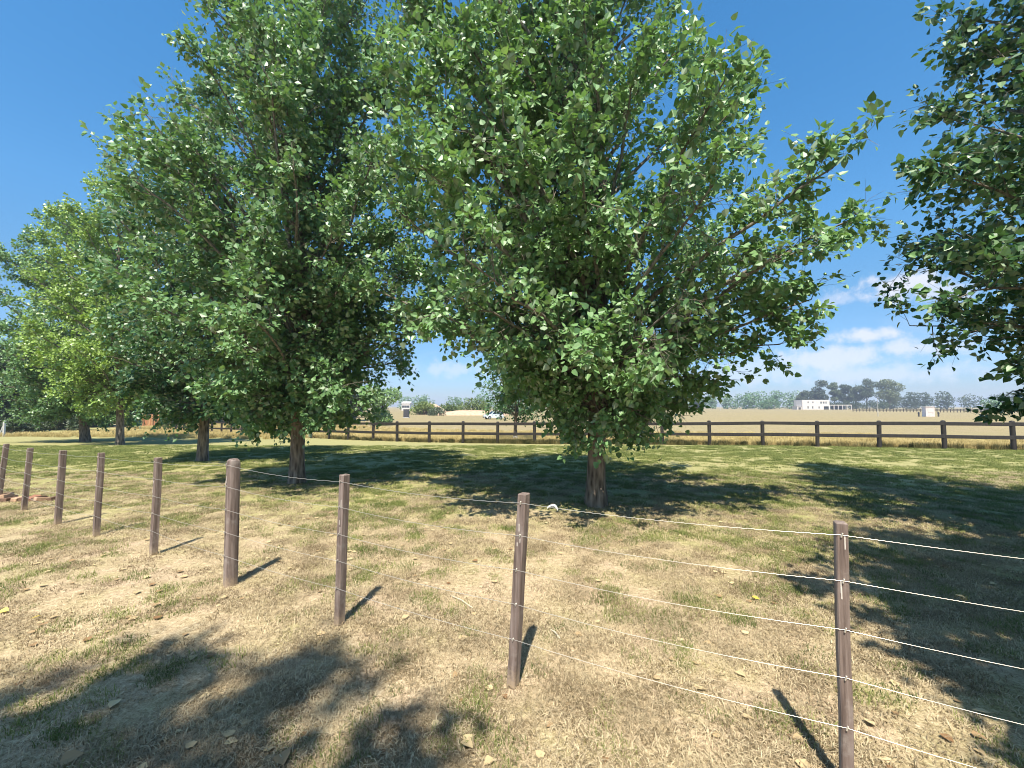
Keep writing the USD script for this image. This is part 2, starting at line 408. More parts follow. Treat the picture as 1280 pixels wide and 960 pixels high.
def grow(rng, H, trunk_r, env, low, n_prim, sec_step, n_twig, n_leaf, leaf_size, lean=(0, 0), droop=1.0, first=1.7, crowd=0.0):
    """Skeleton and leaves of a poplar with its foot at the origin: (trunk path, trunk radii, primaries, secondaries, twigs, leaf base/dir/normal/size)."""
    K = 26
    hz = np.linspace(-0.15, H, K)
    wob = np.cumsum(rng.normal(0, 0.02, (K, 2)), 0) * np.clip(hz / 3, 0, 1)[:, None]
    path = np.stack([lean[0] * hz / H + wob[:, 0], lean[1] * hz / H + wob[:, 1], hz], 1)
    rad = trunk_r * np.clip(1 - hz / H, 0.02, 1) ** 0.85
    rad = rad + trunk_r * 0.28 * np.exp(-np.clip(hz, 0, None) / 0.2)
    tp = lambda z: np.stack([np.interp(z, hz, path[:, k]) for k in range(3)], -1)
    tr = lambda z: np.interp(z, hz, rad)
    az = np.arange(n_prim) * 2.39996 + rng.uniform(0, 6.28) + rng.normal(0, 0.3, n_prim)
    if crowd:      # more boughs on the side away from the neighbours' shade
        az = az + crowd * np.sin(az) * (np.arange(n_prim) > 0.38 * n_prim)
    zt = low + (H - low) * ((np.arange(n_prim) + rng.uniform(0, 1, n_prim)) / n_prim) ** 1.3
    r = np.array([env(z, a) for z, a in zip(zt, az)]) * rng.uniform(0.74, 1.0, n_prim)
    u = np.clip((zt - low) / (H - low), 0, 1)
    rise = r * (0.15 + 0.95 * np.clip(u * 2.2, 0, 1)) * rng.uniform(0.8, 1.15, n_prim)
    h0 = np.clip(zt - rise, first, H * 0.97)
    out = np.stack([np.cos(az), np.sin(az), 0 * az], 1)
    P0 = tp(h0)
    P2 = tp(np.minimum(zt, H)) + out * r[:, None]
    P2[:, 2] = zt
    P1 = P0 + out * (r * 0.45)[:, None]
    P1[:, 2] = h0 + np.maximum(zt - h0, 0.0) * 0.62 + np.where(u < 0.15, 0.35 * r * 0.3 * droop, 0)
    t = np.linspace(0, 1, 9)[None, :, None]
    prim = (1 - t) ** 2 * P0[:, None] + 2 * t * (1 - t) * P1[:, None] + t ** 2 * P2[:, None]
    prim[:, 1:] += np.cumsum(rng.normal(0, 0.022, (n_prim, 8, 3)), 1) * np.minimum(r, 2)[:, None, None]
    L = np.linalg.norm(np.diff(prim, axis=1), axis=2).sum(1)
    pr0 = np.minimum(0.010 + 0.0125 * L, tr(h0) * 0.6)
    prim_r = pr0[:, None] * np.linspace(1, 0.16, 9)[None]
    sec, sec_r, twig = [], [], []
    for i in range(n_prim):
        m = max(3, int(L[i] / sec_step))
        ts = np.clip(np.linspace(0.18, 1.0, m) + rng.normal(0, 0.02, m), 0.12, 1.0)
        idx = ts * 8
        s0 = np.stack([np.interp(idx, np.arange(9), prim[i, :, k]) for k in range(3)], 1)
        tan = unit(np.stack([np.interp(np.clip(idx, 0.5, 7.5), np.arange(8) + 0.5, np.diff(prim[i], axis=0)[:, k]) for k in range(3)], 1))
        rnd = unit(rng.normal(0, 1, (m, 3)))
        d = unit(tan * 0.75 + rnd * 0.95 + np.array([0, 0, 0.22 if u[i] > 0.12 else -0.15]))
        ln = rng.uniform(0.3, 0.62, m) * (0.55 + 0.28 * min(L[i], 3.0)) * (1.15 - 0.45 * ts)
        tt_ = np.linspace(0, 1, 5)[None, :, None]
        bend = unit(rng.normal(0, 1, (m, 3)) + np.array([0, 0, 0.5])) * 0.22
        sp = s0[:, None] + (d[:, None] * tt_ + bend[:, None] * tt_ ** 2) * ln[:, None, None]
        sec.append(sp)
        sec_r.append(np.clip(0.004 + 0.006 * ln, 0.004, 0.012)[:, None] * np.linspace(1, 0.35, 5)[None])
    sec, sec_r = np.vstack(sec), np.vstack(sec_r)
    S = len(sec)
    tw_t = rng.uniform(0.2, 1.0, (S, n_twig)); tw_t[:, 0] = 1.0
    idx = tw_t * 4
    k0 = np.clip(idx.astype(int), 0, 3); fr = (idx - k0)[..., None]
    ii = np.arange(S)[:, None]
    base = sec[ii, k0] * (1 - fr) + sec[ii, k0 + 1] * fr
    tan = unit(sec[ii, k0 + 1] - sec[ii, k0])
    d = unit(tan * 0.8 + unit(rng.normal(0, 1, (S, n_twig, 3))) * 0.9 + np.array([0, 0, 0.12]))
    ln = rng.uniform(0.16, 0.4, (S, n_twig))
    base, d, ln = base.reshape(-1, 3), d.reshape(-1, 3), ln.reshape(-1)
    tipp = base + d * ln[:, None] + np.array([0, 0, -0.03])
    twig = np.stack([base, (base + tipp) / 2 + rng.normal(0, 0.008, base.shape), tipp], 1)
    # leaves along the twigs, hung on short stalks
    W = len(twig)
    lt = np.clip(np.linspace(0.15, 1.0, n_leaf)[None] + rng.normal(0, 0.05, (W, n_leaf)), 0.05, 1.05)
    lb = base[:, None] + (tipp - base)[:, None] * lt[..., None]
    ld = unit(d[:, None] * 0.45 + unit(rng.normal(0, 1, (W, n_leaf, 3))) * 0.95 + np.array([0, 0, -0.42]))
    stalk = leaf_size * rng.uniform(0.35, 0.75, (W, n_leaf, 1))
    lb = lb + ld * stalk
    nr = unit(rng.normal(0, 0.62, (W, n_leaf, 3)) + np.array([-0.03, -0.55, 0.75]))
    ls = leaf_size * rng.uniform(0.62, 1.22, (W, n_leaf))
    # shoots carry their leaves in bunches, with gaps between
    bunch = meshkit.fbm(lb.reshape(-1, 3) * 1.7 + 11.0, 2, int(rng.integers(1, 999)))
    keep = rng.uniform(0, 1, W * n_leaf) < np.clip((bunch - 0.375) * 7.0, 0.16, 1.0)
    flat = lambda a: a.reshape(-1, a.shape[-1])[keep]
    return path, rad, prim, prim_r, sec, sec_r, twig, (flat(lb), flat(ld), flat(nr), ls.reshape(-1)[keep])


def trunk_mesh(path, rad, sides, rng, rough=0.0):
    zz = np.linspace(path[0, 2], path[-1, 2], len(path) * (5 if rough else 2))
    P = np.stack([np.interp(zz, path[:, 2], path[:, k]) for k in range(3)], 1)
    hz = np.clip(zz, 0, None)
    R = np.interp(zz, path[:, 2], rad)
    V, F = tubes(P[None], R[None], sides)
    if rough:
        q = V.copy(); q[:, 2] *= 0.35
        k = np.repeat(np.arange(len(zz)), sides)
        c = P[k]
        o = V - c; o[:, 2] = 0
        flare = np.exp(-np.clip(V[:, 2], 0, None) / 0.3)
        ang = np.arctan2(o[:, 1], o[:, 0])
        V = V + o * (rough * (meshkit.fbm(q * 16, 3, 3) - 0.5)[:, None] * 2 + (0.16 * flare * np.sin(ang * 5 + 1.0))[:, None])
    return V, F


IN_FRAME = lambda px, py: (px > 8) & (px < 1272) & (py > 8) & (py < 952)


def biggest_leaves(V, loc, n):
    """Indices of the n leaves that show largest and are not behind nearer leaves."""
    c = V.mean(1) + np.asarray(loc) - np.array([0, 0, CAM_H])
    cp, sp = math.cos(PITCH), math.sin(PITCH)
    dep = c[:, 1] * cp + c[:, 2] * sp
    upv = -c[:, 1] * sp + c[:, 2] * cp
    ok = dep > 0.5
    px = 640 + FPX * c[:, 0] / np.where(ok, dep, 1); py = 480 - FPX * upv / np.where(ok, dep, 1)
    ok &= IN_FRAME(px, py)
    d = V + np.asarray(loc) - np.array([0, 0, CAM_H])
    a = np.cross(d[:, 3] - d[:, 0], d[:, 1] - d[:, 0]) + np.cross(d[:, 1] - d[:, 0], d[:, 5] - d[:, 0])
    area = np.abs((a * unit(c)).sum(1)) / np.maximum(dep, 0.5) ** 2
    cell = (px // 9).astype(int) * 1000 + (py // 9).astype(int)
    order = np.argsort(dep)
    seen, front = set(), []
    for i in order:
        if ok[i] and cell[i] not in seen:
            seen.add(cell[i]); front.append(i)
    front = np.array(front)
    return front[np.argsort(-area[front])][:n]


def poplar(name, label, loc, seed, H, trunk_r, env, low, leaf, n_prim=66, sec_step=0.19, n_twig=6, n_leaf=9, leaf_size=0.088, lean=(0, 0), near=False, group=None, simple=False, first=1.7, droop=1.0, crowd=0.0):
    rng = np.random.default_rng(seed)
    path, rad, prim, prim_r, sec, sec_r, twig, lv = grow(rng, H, trunk_r, env, low, n_prim, sec_step, n_twig, n_leaf, leaf_size, lean, droop, first, crowd)
    t = thing(name, label, "tree", loc, group=group)
    obj("trunk", trunk_mesh(path, rad, 28 if near else 12, rng, 0.10 if near else 0.0), BARK, t, smooth=True)
    if near:
        for P, R in zip(prim, prim_r):
            obj("branch", tubes(P[None], R[None], 7), LIMB, t, smooth=True)
    else:
        obj("branches", tubes(prim, prim_r, 5), LIMB, t, smooth=True, kind="stuff")
    small = [tubes(sec, sec_r, 4)]
    if near:
        small.append(tubes(twig[:, [0, 2]], np.broadcast_to([0.0026, 0.0014], (len(twig), 2)), 3))
    obj("twigs", join(small), LIMB, t, smooth=True, kind="stuff")
    V = leaf_verts(*lv, simple=simple)
    if near:
        full = leaf_verts(*lv) if simple else V
        big = biggest_leaves(full, loc, 300)
        for i in big:
            obj("leaf", (full[i], LEAF_F), LEAF[leaf], t)
        V = np.delete(V, big, 0)
    obj("crown", leaf_mesh(V, simple), LEAF[leaf], t, kind="stuff")
    return t


def envelope(zs, rs, seed, lump=0.24, west=None, south=1.0):
    f = PchipInterpolator(zs, rs)
    wf_ = PchipInterpolator(zs, west) if west else None

    def env(z, a):
        n = meshkit.fbm(np.array([math.cos(a) * 1.3 + seed, math.sin(a) * 1.3, z * 0.55]), 2, seed)
        z = float(np.clip(z, zs[0], zs[-1]))
        k = 1 - lump / 2 + lump * n * 1.1
        if wf_ is not None:
            k *= 1 + (float(wf_(z)) - 1) * max(0.0, -math.cos(a))
        return max(0.12, float(f(z)) * k * (1 + (south - 1) * max(0.0, -math.sin(a))))
    return env


c1 = at(745, 632)
poplar("poplar_tree", "large central poplar with a thick ridged trunk, its lower leaves hanging before the rail fence", c1, 11, 13.2, 0.158,
       envelope([1.1, 1.8, 2.6, 3.4, 4.6, 6, 7.4, 8.8, 11, 13.2], [0.9, 1.6, 2.8, 3.75, 3.9, 2.75, 2.0, 1.5, 1.0, 0.3], 1, west=[0.5, 0.75, 1.15, 1.15, 1.02, 1.5, 2.1, 2.6, 2.6, 1.7], south=0.85), 1.25, "blue", n_prim=122, n_leaf=11, n_twig=7, leaf_size=0.098, sec_step=0.155, near=True, lean=(0.15, 0.1), crowd=0.55)
c2 = at(371, 604)
poplar("poplar_tree", "tall broad poplar with a straight shaded trunk, seen just right of the thick post", c2, 23, 13.6, 0.15,
       envelope([1.2, 2.2, 3.4, 5, 7, 8.6, 10.6, 12, 13.6], [0.9, 1.7, 2.6, 3.0, 2.9, 2.5, 2.0, 1.4, 0.3], 2), 1.35, "blue", n_prim=122, near=True, simple=True, n_leaf=11, n_twig=7, leaf_size=0.106, sec_step=0.155)
c3 = at(253, 576)
poplar("poplar_tree", "poplar with dark trunk and low green shoots, third of the row from the central one", c3, 31, 12.2, 0.15,
       envelope([1.2, 2.2, 3.6, 5.4, 7, 8.6, 11.2], [1.0, 1.9, 2.8, 3.1, 2.8, 2.0, 0.3], 3), 1.2, "blue", n_prim=92, n_leaf=12, leaf_size=0.12, simple=True)
c4 = at(150, 556)
poplar("poplar_tree", "yellowish green poplar with a pale sunlit trunk at the far end of the row", c4, 44, 14.2, 0.17,
       envelope([2, 3, 4.4, 6, 8, 11, 14.2], [1.8, 2.9, 3.7, 3.8, 3.4, 2.3, 0.4], 4), 1.9, "yellow", lean=(-1.0, 0), n_prim=92, n_leaf=11, leaf_size=0.13, simple=True, first=2.4)
c5 = at(107, 552)
poplar("poplar_tree", "blue green poplar with a thick dark trunk, leftmost of the row, casting a long shadow", c5, 52, 14.6, 0.24,
       envelope([1.2, 2.2, 4, 6, 8, 11, 14.6], [2.2, 3.4, 4.2, 4.3, 3.8, 2.6, 0.4], 5), 1.2, "teal", n_prim=98, n_leaf=11, leaf_size=0.135, simple=True, first=2.0, lean=(-2.2, 0))
cR = np.array([8.0, 4.8, 0.0]); cR[2] = ground_z(cR[0], cR[1])
poplar("poplar_tree", "poplar reaching into the right of the view with dark leaves against the sky and clouds", cR, 61, 13.8, 0.16,
       envelope([0.9, 1.6, 2.4, 3.6, 5, 6.6, 8, 10, 13.8], [0.6, 0.9, 2.0, 2.9, 2.7, 2.1, 1.6, 1.2, 0.3], 6), 1.3, "blue", n_prim=112, n_leaf=11, leaf_size=0.10, near=True)
# the trees beside and behind the photographer whose shade lies across the near corners of the picture
cB = np.array([-2.9, -5.25, 0.0]); cB[2] = ground_z(cB[0], cB[1])
poplar("poplar_tree", "poplar behind the viewer that shades the grass in the near left corner", cB, 77, 13.7, 0.16,
       envelope([1.6, 3, 5, 8, 10, 11.6, 12.9, 13.7], [1.6, 2.8, 3.2, 2.8, 2.2, 1.7, 1.2, 0.4], 7, 0.6), 2.0, "blue", n_prim=110, n_leaf=9, leaf_size=0.135, simple=True)
cD = np.array([4.75, -0.95, 0.0]); cD[2] = ground_z(cD[0], cD[1])
poplar("poplar_tree", "poplar beside the viewer that shades the grass in the near right corner", cD, 78, 9.9, 0.16,
       envelope([2.2, 3, 4, 6, 7.5, 8.6, 9.6], [1.3, 2.2, 2.6, 2.8, 2.3, 1.6, 0.4], 8, 0.5), 2.4, "blue", n_prim=130, n_leaf=9, leaf_size=0.135, simple=True)

# two young whitewashed trees just beyond the rail fence
for (px, yy, H, seed, lab) in ((644, 24.6, 6.6, 81, "young tree with whitewashed foot behind the rail fence, left of the central poplar"),
                               (800, 23.6, 5.4, 82, "young tree with whitewashed foot behind the rail fence, right of the central poplar")):
    p = col(px, yy)
    t = poplar("young_tree", lab, p, seed, H, 0.11, envelope([1.3, 2.2, 3.6, 5, 6.8], [1.2, 2.0, 2.3, 1.7, 0.3], seed), 1.5, "blue", n_prim=30, n_twig=4, n_leaf=8, leaf_size=0.12, simple=True, first=1.5)
    a = np.linspace(-0.05, 0.36, 5)
    obj("painted_foot", tubes(np.stack([0 * a, 0 * a, a], 1)[None], (0.112 * (1 - a / H) + 0.062 * np.exp(-np.clip(a, 0, None) / 0.22) + 0.006)[None], 14), WHITEWASH, t, smooth=True)


# ------------------------------------------------------------------ hedges, shrubs, far trees
def lobes_cards(rng, centres, radii, n, size, squash=0.85):
    centres, radii = np.asarray(centres, float), np.asarray(radii, float)
    w = radii ** 2; k = rng.choice(len(radii), n, p=w / w.sum())
    d = unit(rng.normal(0, 1, (n, 3))); rr = radii[k] * rng.uniform(0.55, 1.08, n) ** 0.6
    P = centres[k] + d * rr[:, None] * np.array([1, 1, squash])
    ld = unit(d * 0.5 + rng.normal(0, 0.6, (n, 3)) + np.array([0, 0, -0.25]))
    nr = unit(d + rng.normal(0, 0.7, (n, 3)))
    return leaf_verts(P, ld, nr, size * rng.uniform(0.6, 1.3, n), True)


def bush(name, label, loc, w, d, h, seed, leaf, n, size, group=None, cat="shrub"):
    rng = np.random.default_rng(seed)
    m = max(6, int(10 * w / max(h, 0.5)))
    c = np.stack([rng.uniform(-w / 2, w / 2, m), rng.uniform(-d / 2, d / 2, m), rng.uniform(0.25, 0.68, m) * h], 1)
    c[:, 2] *= 1 - 0.5 * (np.abs(c[:, 0]) / (w / 2)) ** 3
    r = rng.uniform(0.22, 0.34, m) * min(h, max(w, d)) * 1.0
    t = thing(name, label, cat, loc, group=group)
    st = np.stack([np.stack([c[i] * np.array([0.4, 0.4, 0]) * (1 - s) + c[i] * s + np.array([0, 0, -0.1 * (1 - s)]) for s in (0, 0.5, 1)]) for i in range(min(m, 14))])
    obj("stems", tubes(st, np.array([0.05, 0.03, 0.01]) * min(h / 2, 2), 5), FARBARK, t, kind="stuff")
    V = lobes_cards(rng, c, r, n, size)
    V[..., 2] = np.maximum(V[..., 2], 0.02)
    obj("foliage", leaf_mesh(V, True), LEAF[leaf], t, kind="stuff")
    return t


def far_tree(name, label, loc, h, w, seed, leaf, n=2200, size=0.6, bare=0.35, group=None):
    rng = np.random.default_rng(seed)
    t = thing(name, label, "tree", loc, group=group)
    hz = np.linspace(-0.3, h * 0.85, 8)
    p = np.stack([np.cumsum(rng.normal(0, 0.02 * h, 8)) * 0.4, 0 * hz, hz], 1)
    obj("trunk", tubes(p[None], (0.022 * h * np.linspace(1, 0.2, 8))[None], 7), FARBARK, t, smooth=True)
    m = 13
    a = rng.uniform(0, 6.28, m); rr = np.sqrt(rng.uniform(0, 1, m)) * w / 2 * 0.72
    z = h * rng.uniform(bare + 0.08, 0.88, m)
    rr *= np.clip(1.25 - ((z / h - 0.62) / 0.42) ** 2, 0.25, 1)
    c = np.stack([np.cos(a) * rr, np.sin(a) * rr, z], 1)
    limbs = np.stack([np.stack([np.array([0, 0, max(zz * 0.55, 0.3 * h * bare)]), (q + np.array([0, 0, zz * 0.6])) / 2 * np.array([1, 1, 1.0]), q]) for q, zz in zip(c, z)])
    obj("limbs", tubes(limbs, 0.008 * h * np.array([1, 0.7, 0.3]), 5), FARBARK, t, kind="stuff")
    V = lobes_cards(rng, c, rng.uniform(0.16, 0.27, m) * w, n, size, 0.75)
    obj("crown", leaf_mesh(V, True), LEAF[leaf], t, kind="stuff")
    return t


# dark windbreak closing the view behind the left part of the lawn
wind = [(-40, 44, 9, 8.0, "leftmost tall dark evergreen of the windbreak, cut by the photo edge"),
        (12, 47, 8, 7.5, "dark evergreen of the windbreak behind the braced pale post"),
        (62, 52, 9.5, 8.0, "dark evergreen of the windbreak seen left of the thick dark poplar trunk"),
        (118, 56, 9, 8.5, "dark evergreen of the windbreak seen behind the thick dark poplar trunk"),
        (172, 60, 9.5, 8.5, "dark evergreen of the windbreak behind the pale sunlit poplar trunk"),
        (225, 63, 9, 9, "dark evergreen of the windbreak above the brown board screen"),
        (275, 66, 9, 9, "dark evergreen of the windbreak behind the end of the rail fence"),
        (325, 70, 8, 9, "dark evergreen of the windbreak behind the second rail fence"),
        (375, 73, 7.5, 9, "dark evergreen of the windbreak behind the trunk of the tall broad poplar"),
        (425, 76, 7.0, 9, "rightmost dark evergreen of the windbreak, beside the rounded tree")]
for i, (px, yy, h, w, lab) in enumerate(wind):
    far_tree("evergreen_tree", lab, col(px, yy), h, w, 200 + i, "dark", n=5200, size=0.42, bare=0.02, group="dark evergreens of the windbreak")
bush("shrub", "dark low hedge shrub at the left photo edge beyond the lawn", col(5, 38), 5.5, 2.0, 2.3, 230, "dark", 2600, 0.22)
bush("shrub", "dark shrub under the evergreens left of the thick dark poplar trunk", col(70, 48), 7, 2, 2.4, 231, "dark", 2600, 0.24)
bush("shrub", "light green shrub beside the brown board screen", col(163, 56), 3.0, 1.5, 2.2, 232, "bush", 1200, 0.2)
far_tree("rounded_tree", "rounded bushy tree standing alone in the pasture left of the dark box", col(478, 60), 5.6, 5.2, 240, "teal", n=4200, size=0.30, bare=0.0)
bush("shrub", "bright green spreading shrub right of the dark box in the pasture", col(530, 130), 8, 4, 5.0, 241, "bush", 1500, 0.5)
bush("shrub", "bright green shrub behind the parked car, left of its bonnet", col(594, 132), 9, 4, 5.6, 242, "bush", 1700, 0.5)
bush("shrub", "dark green shrub right behind the parked car roof", col(640, 136), 9, 4, 4.6, 243, "teal", 1500, 0.5)
bush("shrub", "green shrub at the left foot of the bare earth mound", col(562, 150), 8, 4, 4.4, 244, "bush", 1300, 0.55)
bush("shrub", "greyish shrub between the dark box and the earth mound", col(547, 118), 4.5, 3, 2.6, 245, "euca", 900, 0.4)


def treeline(name, label, pts, seed, leaf, size, per):
    rng = np.random.default_rng(seed)
    C, R = [], []
    for (x0, y0, h0), (x1, y1, h1) in zip(pts[:-1], pts[1:]):
        a, b = col(x0, y0), col(x1, y1)
        m = max(2, int(np.linalg.norm(b - a) / 3.2))
        for s in rng.uniform(0, 1, m):
            h = (h0 + (h1 - h0) * s) * rng.uniform(0.62, 1.12)
            p = a + (b - a) * s + np.array([0, rng.uniform(-5, 5), 0])
            for zz in (0.25, 0.5, 0.78):
                C.append(p + np.array([rng.normal(0, 1.2), rng.normal(0, 1.2), h * zz])); R.append(h * rng.uniform(0.2, 0.3))
    V = lobes_cards(rng, C, R, per, size)
    o = obj(name, leaf_mesh(V, True), LEAF[leaf])
    return tag(o, label, "woodland", kind="stuff")


treeline("treeline", "low blue green woodland along the horizon left of the white house", [(690, 420, 10), (800, 420, 11), (870, 415, 14), (925, 410, 15), (965, 405, 17), (1010, 400, 17)], 301, "teal", 1.2, 15000)
treeline("treeline_001", "low dark woodland along the horizon right of the tall eucalyptus group", [(1100, 395, 18), (1130, 395, 15), (1180, 390, 15), (1225, 385, 15), (1300, 380, 16), (1420, 370, 16)], 302, "dark", 1.2, 15000)
treeline("treeline_002", "pale distant woodland between the earth mound and the central poplar", [(430, 330, 12), (520, 330, 11), (600, 330, 12), (700, 340, 11)], 303, "teal", 1.0, 9000)
eu = [(1003, 388, 18, 11, "thin leaning eucalyptus at the left edge of the tall group"), (1022, 372, 28, 16, "eucalyptus with a broad pale crown directly above the white house"),
      (1043, 376, 26, 10, "narrow eucalyptus second from the tall crown above the white house"), (1056, 384, 26, 12, "eucalyptus with a loose crown in the middle of the tall group"),
      (1070, 378, 27, 11, "eucalyptus with a gappy upright crown above the open pergola"), (1084, 372, 29, 17, "tallest eucalyptus of the group, with a flat round crown"),
      (1112, 366, 28, 20, "broadest eucalyptus, closing the right end of the tall group")]
for i, (px, yy, h, w, lab) in enumerate(eu):
    far_tree("eucalyptus_tree", lab, col(px, yy), h, w, 320 + i, "euca", n=4200, size=0.95, bare=0.22, group="tall eucalyptus group behind the white house")
for i, (px, yy, h, w, lf, lab) in enumerate([(1030, 352, 9, 22, "dark", "dark understorey thicket behind the white house"), (1090, 350, 9, 24, "dark", "dark understorey thicket below the tallest eucalyptus"),
                                         (1060, 356, 9, 22, "dark", "dark understorey thicket behind the open pergola"), (962, 350, 10, 16, "teal", "round green thicket left of the white house"), (1238, 240, 7.5, 9, "teal", "round grey green tree by the far fence at the right"),
                                         (870, 390, 15, 7, "dark", "dark pointed tree standing above the horizon woodland beside the central poplar")]):
    bush("thicket", lab, col(px, yy), w, 6, h, 340 + i, lf, 1500, 0.9, cat="thicket")


# ------------------------------------------------------------------ black rail fence
BLACKWOOD = plain("black_stained_wood", (0.022, 0.018, 0.016), 0.55, 14, 0.45, 0.004, (1, 1, 0.2))
REDBROWN = M("brown_painted_wood", {
    "tc": ("texture_coordinate", {}), "g": ("geometry", {}), "mp": ("mapping", {"scale": (1, 1, 0.05)}), "n": ("noise_texture", {"scale": 42.0, "detail": 6.0, "roughness": 0.65}),
    "w": ("noise_texture", {"scale": 5.5, "detail": 6.0, "roughness": 0.7}), "k": ("noise_texture", {"scale": 60.0, "detail": 2.0}),
    "r": ("rgb_ramp", {"ramp": [(0.32, (0.085, 0.060, 0.050)), (0.5, (0.172, 0.130, 0.110)), (0.68, (0.27, 0.215, 0.188))]}),
    "wm": ("map_range", {"range_type": "smoothstep", "from_min": 0.52, "from_max": 0.70, "to_min": 0.0, "to_max": 0.55, "clamp": True}), "m1": ("mix_color", {"b": (0.30, 0.265, 0.235)}),
    "z": ("separate_xyz", {}), "jit": ("math", {"math_type": "multiply_add", "value2": 0.16, "value3": -0.08}), "za": ("math", {"math_type": "add"}),
    "dm": ("map_range", {"range_type": "smoothstep", "from_min": 0.13, "from_max": 0.0, "to_min": 0.0, "to_max": 0.7, "clamp": True}), "m2": ("mix_color", {"b": (0.36, 0.275, 0.18)}),
    "b": ("bump", {"strength": 0.8, "distance": 0.005}), "p": ("principled_bsdf", {"roughness": 0.66, "specular_ior_level": 0.3})},
    [("tc.object", "mp.vector"), ("mp.vector", "n.vector"), ("tc.object", "w.vector"), ("tc.object", "k.vector"), ("n.fac", "r.fac"), ("w.fac", "wm.value"), ("wm.result", "m1.fac"), ("r.color", "m1.a"),
     ("g.position", "z.vector"), ("k.fac", "jit.value1"), ("z.z", "za.value1"), ("jit.value", "za.value2"), ("za.value", "dm.value"), ("dm.result", "m2.fac"), ("m1.result", "m2.a"),
     ("m2.result", "p.base_color"), ("n.fac", "b.height"), ("b.normal", "p.normal")], "p.BSDF")


def round_post(r, h, sides=10):
    z = np.array([-0.3, 0, h * 0.5, h - r * 0.55, h - r * 0.2, h])
    rr = np.array([r, r, r, r, r * 0.72, r * 0.12])
    return tubes(np.stack([0 * z, 0 * z, z], 1)[None], rr[None], sides, cap=True)


def rail_fence(name, label, pts, H=1.2, r=0.085, rail_z=(1.07, 0.53), rail_h=0.15, post_h=None):
    o = pts[0]
    f = thing(name, label, "fence", o)
    rng = np.random.default_rng(len(pts))
    for p in pts:
        V, F = round_post(r, (post_h or H) * rng.uniform(0.99, 1.03))
        V = V.copy(); V[:, 0] += V[:, 2] * rng.normal(0, 0.012)
        obj("post", (V + (p - o), F), BLACKWOOD, f, smooth=40)
    for a, b in zip(pts[:-1], pts[1:]):
        d = b - a; L = np.linalg.norm(d[:2]); n = np.array([d[1], -d[0], 0]) / L
        n = n if n[1] < 0 else -n
        for z in rail_z:
            za, zb = rng.normal(0, 0.008, 2)
            A, B = a - o + n * (r * 0.75) + [0, 0, z + za], b - o + n * (r * 0.75) + [0, 0, z + zb]
            c = (A + B) / 2; e = B - A
            obj("rail", chamfer_box(np.linalg.norm(e) - 0.006, 0.045, rail_h, 0.006, c, math.atan2(e[1], e[0]), 0, -math.asin(e[2] / np.linalg.norm(e))), BLACKWOOD, f)
    return f


rail_fence("rail_fence", "black wooden two-rail fence with round posts across the whole width behind the poplars", fence_pts)
far2 = [col(px, yy) for px, yy in ((268, 60), (282, 62), (296, 64), (311, 66), (327, 68), (344, 70), (362, 72), (381, 74), (401, 76), (422, 78), (444, 80), (467, 82))]
rail_fence("rail_fence", "farther dark rail fence behind the left stretch of the black one, under the evergreens", np.array(far2), H=1.25)
far3 = [col(px, 205 - (px - 1066) * 0.2) for px in np.arange(1066, 1300, 4.2)]
rail_fence("rail_fence", "distant dark rail fence behind the pale booth at the far side of the pasture", np.array(far3), H=1.5, r=0.13, rail_z=(1.3, 0.75), rail_h=0.22)

# ------------------------------------------------------------------ brown wire fence in front
GALV = plain("galvanised_wire", (0.62, 0.58, 0.50), 0.38, 60, 0.2, metallic=0.6)
CHIP = plain("bare_chip", (0.55, 0.5, 0.44), 0.8, 60, 0.2)
wp = [(-72, 548, -86, 612, .058), (-28, 552, -39, 618, .058), (8, 555, -2, 627, .058), (38, 560, 30, 638, .058), (79, 563, 72, 655, .058), (127, 566, 120, 670, .058), (198, 572, 192, 693, .058),
      (292, 573, 288, 732, .105), (431, 593, 424, 781, .058), (655, 617, 641, 857, .056), (1050, 652, 1059, 992, .046)]
posts = []
for tx, ty, bx_, by, w in wp:
    b = at(bx_, by)
    posts.append((b, up_to(tx, ty, b[1]), w))
step = posts[-1][0] - posts[-2][0]
for k in (1, 2):
    b = posts[10][0] + step * k
    b[2] = float(ground_z(b[0], b[1]))
    posts.append((b, b + np.array([-0.02, 0, 1.18]), 0.055))
o = posts[-1][0]
wf = thing("wire_fence", "brown wire fence with five pale wires and slim leaning posts crossing the near lawn", "fence", o)
WZ = (0.955, 0.785, 0.605, 0.43, 0.25)     # share of the post's height at which each wire runs
run = unit((posts[9][0] - posts[7][0]) * np.array([1, 1, 0]))
rotz = math.atan2(run[1], run[0])
face = np.array([run[1], -run[0], 0])
face = face if face[1] < 0 else -face
rng = np.random.default_rng(5)
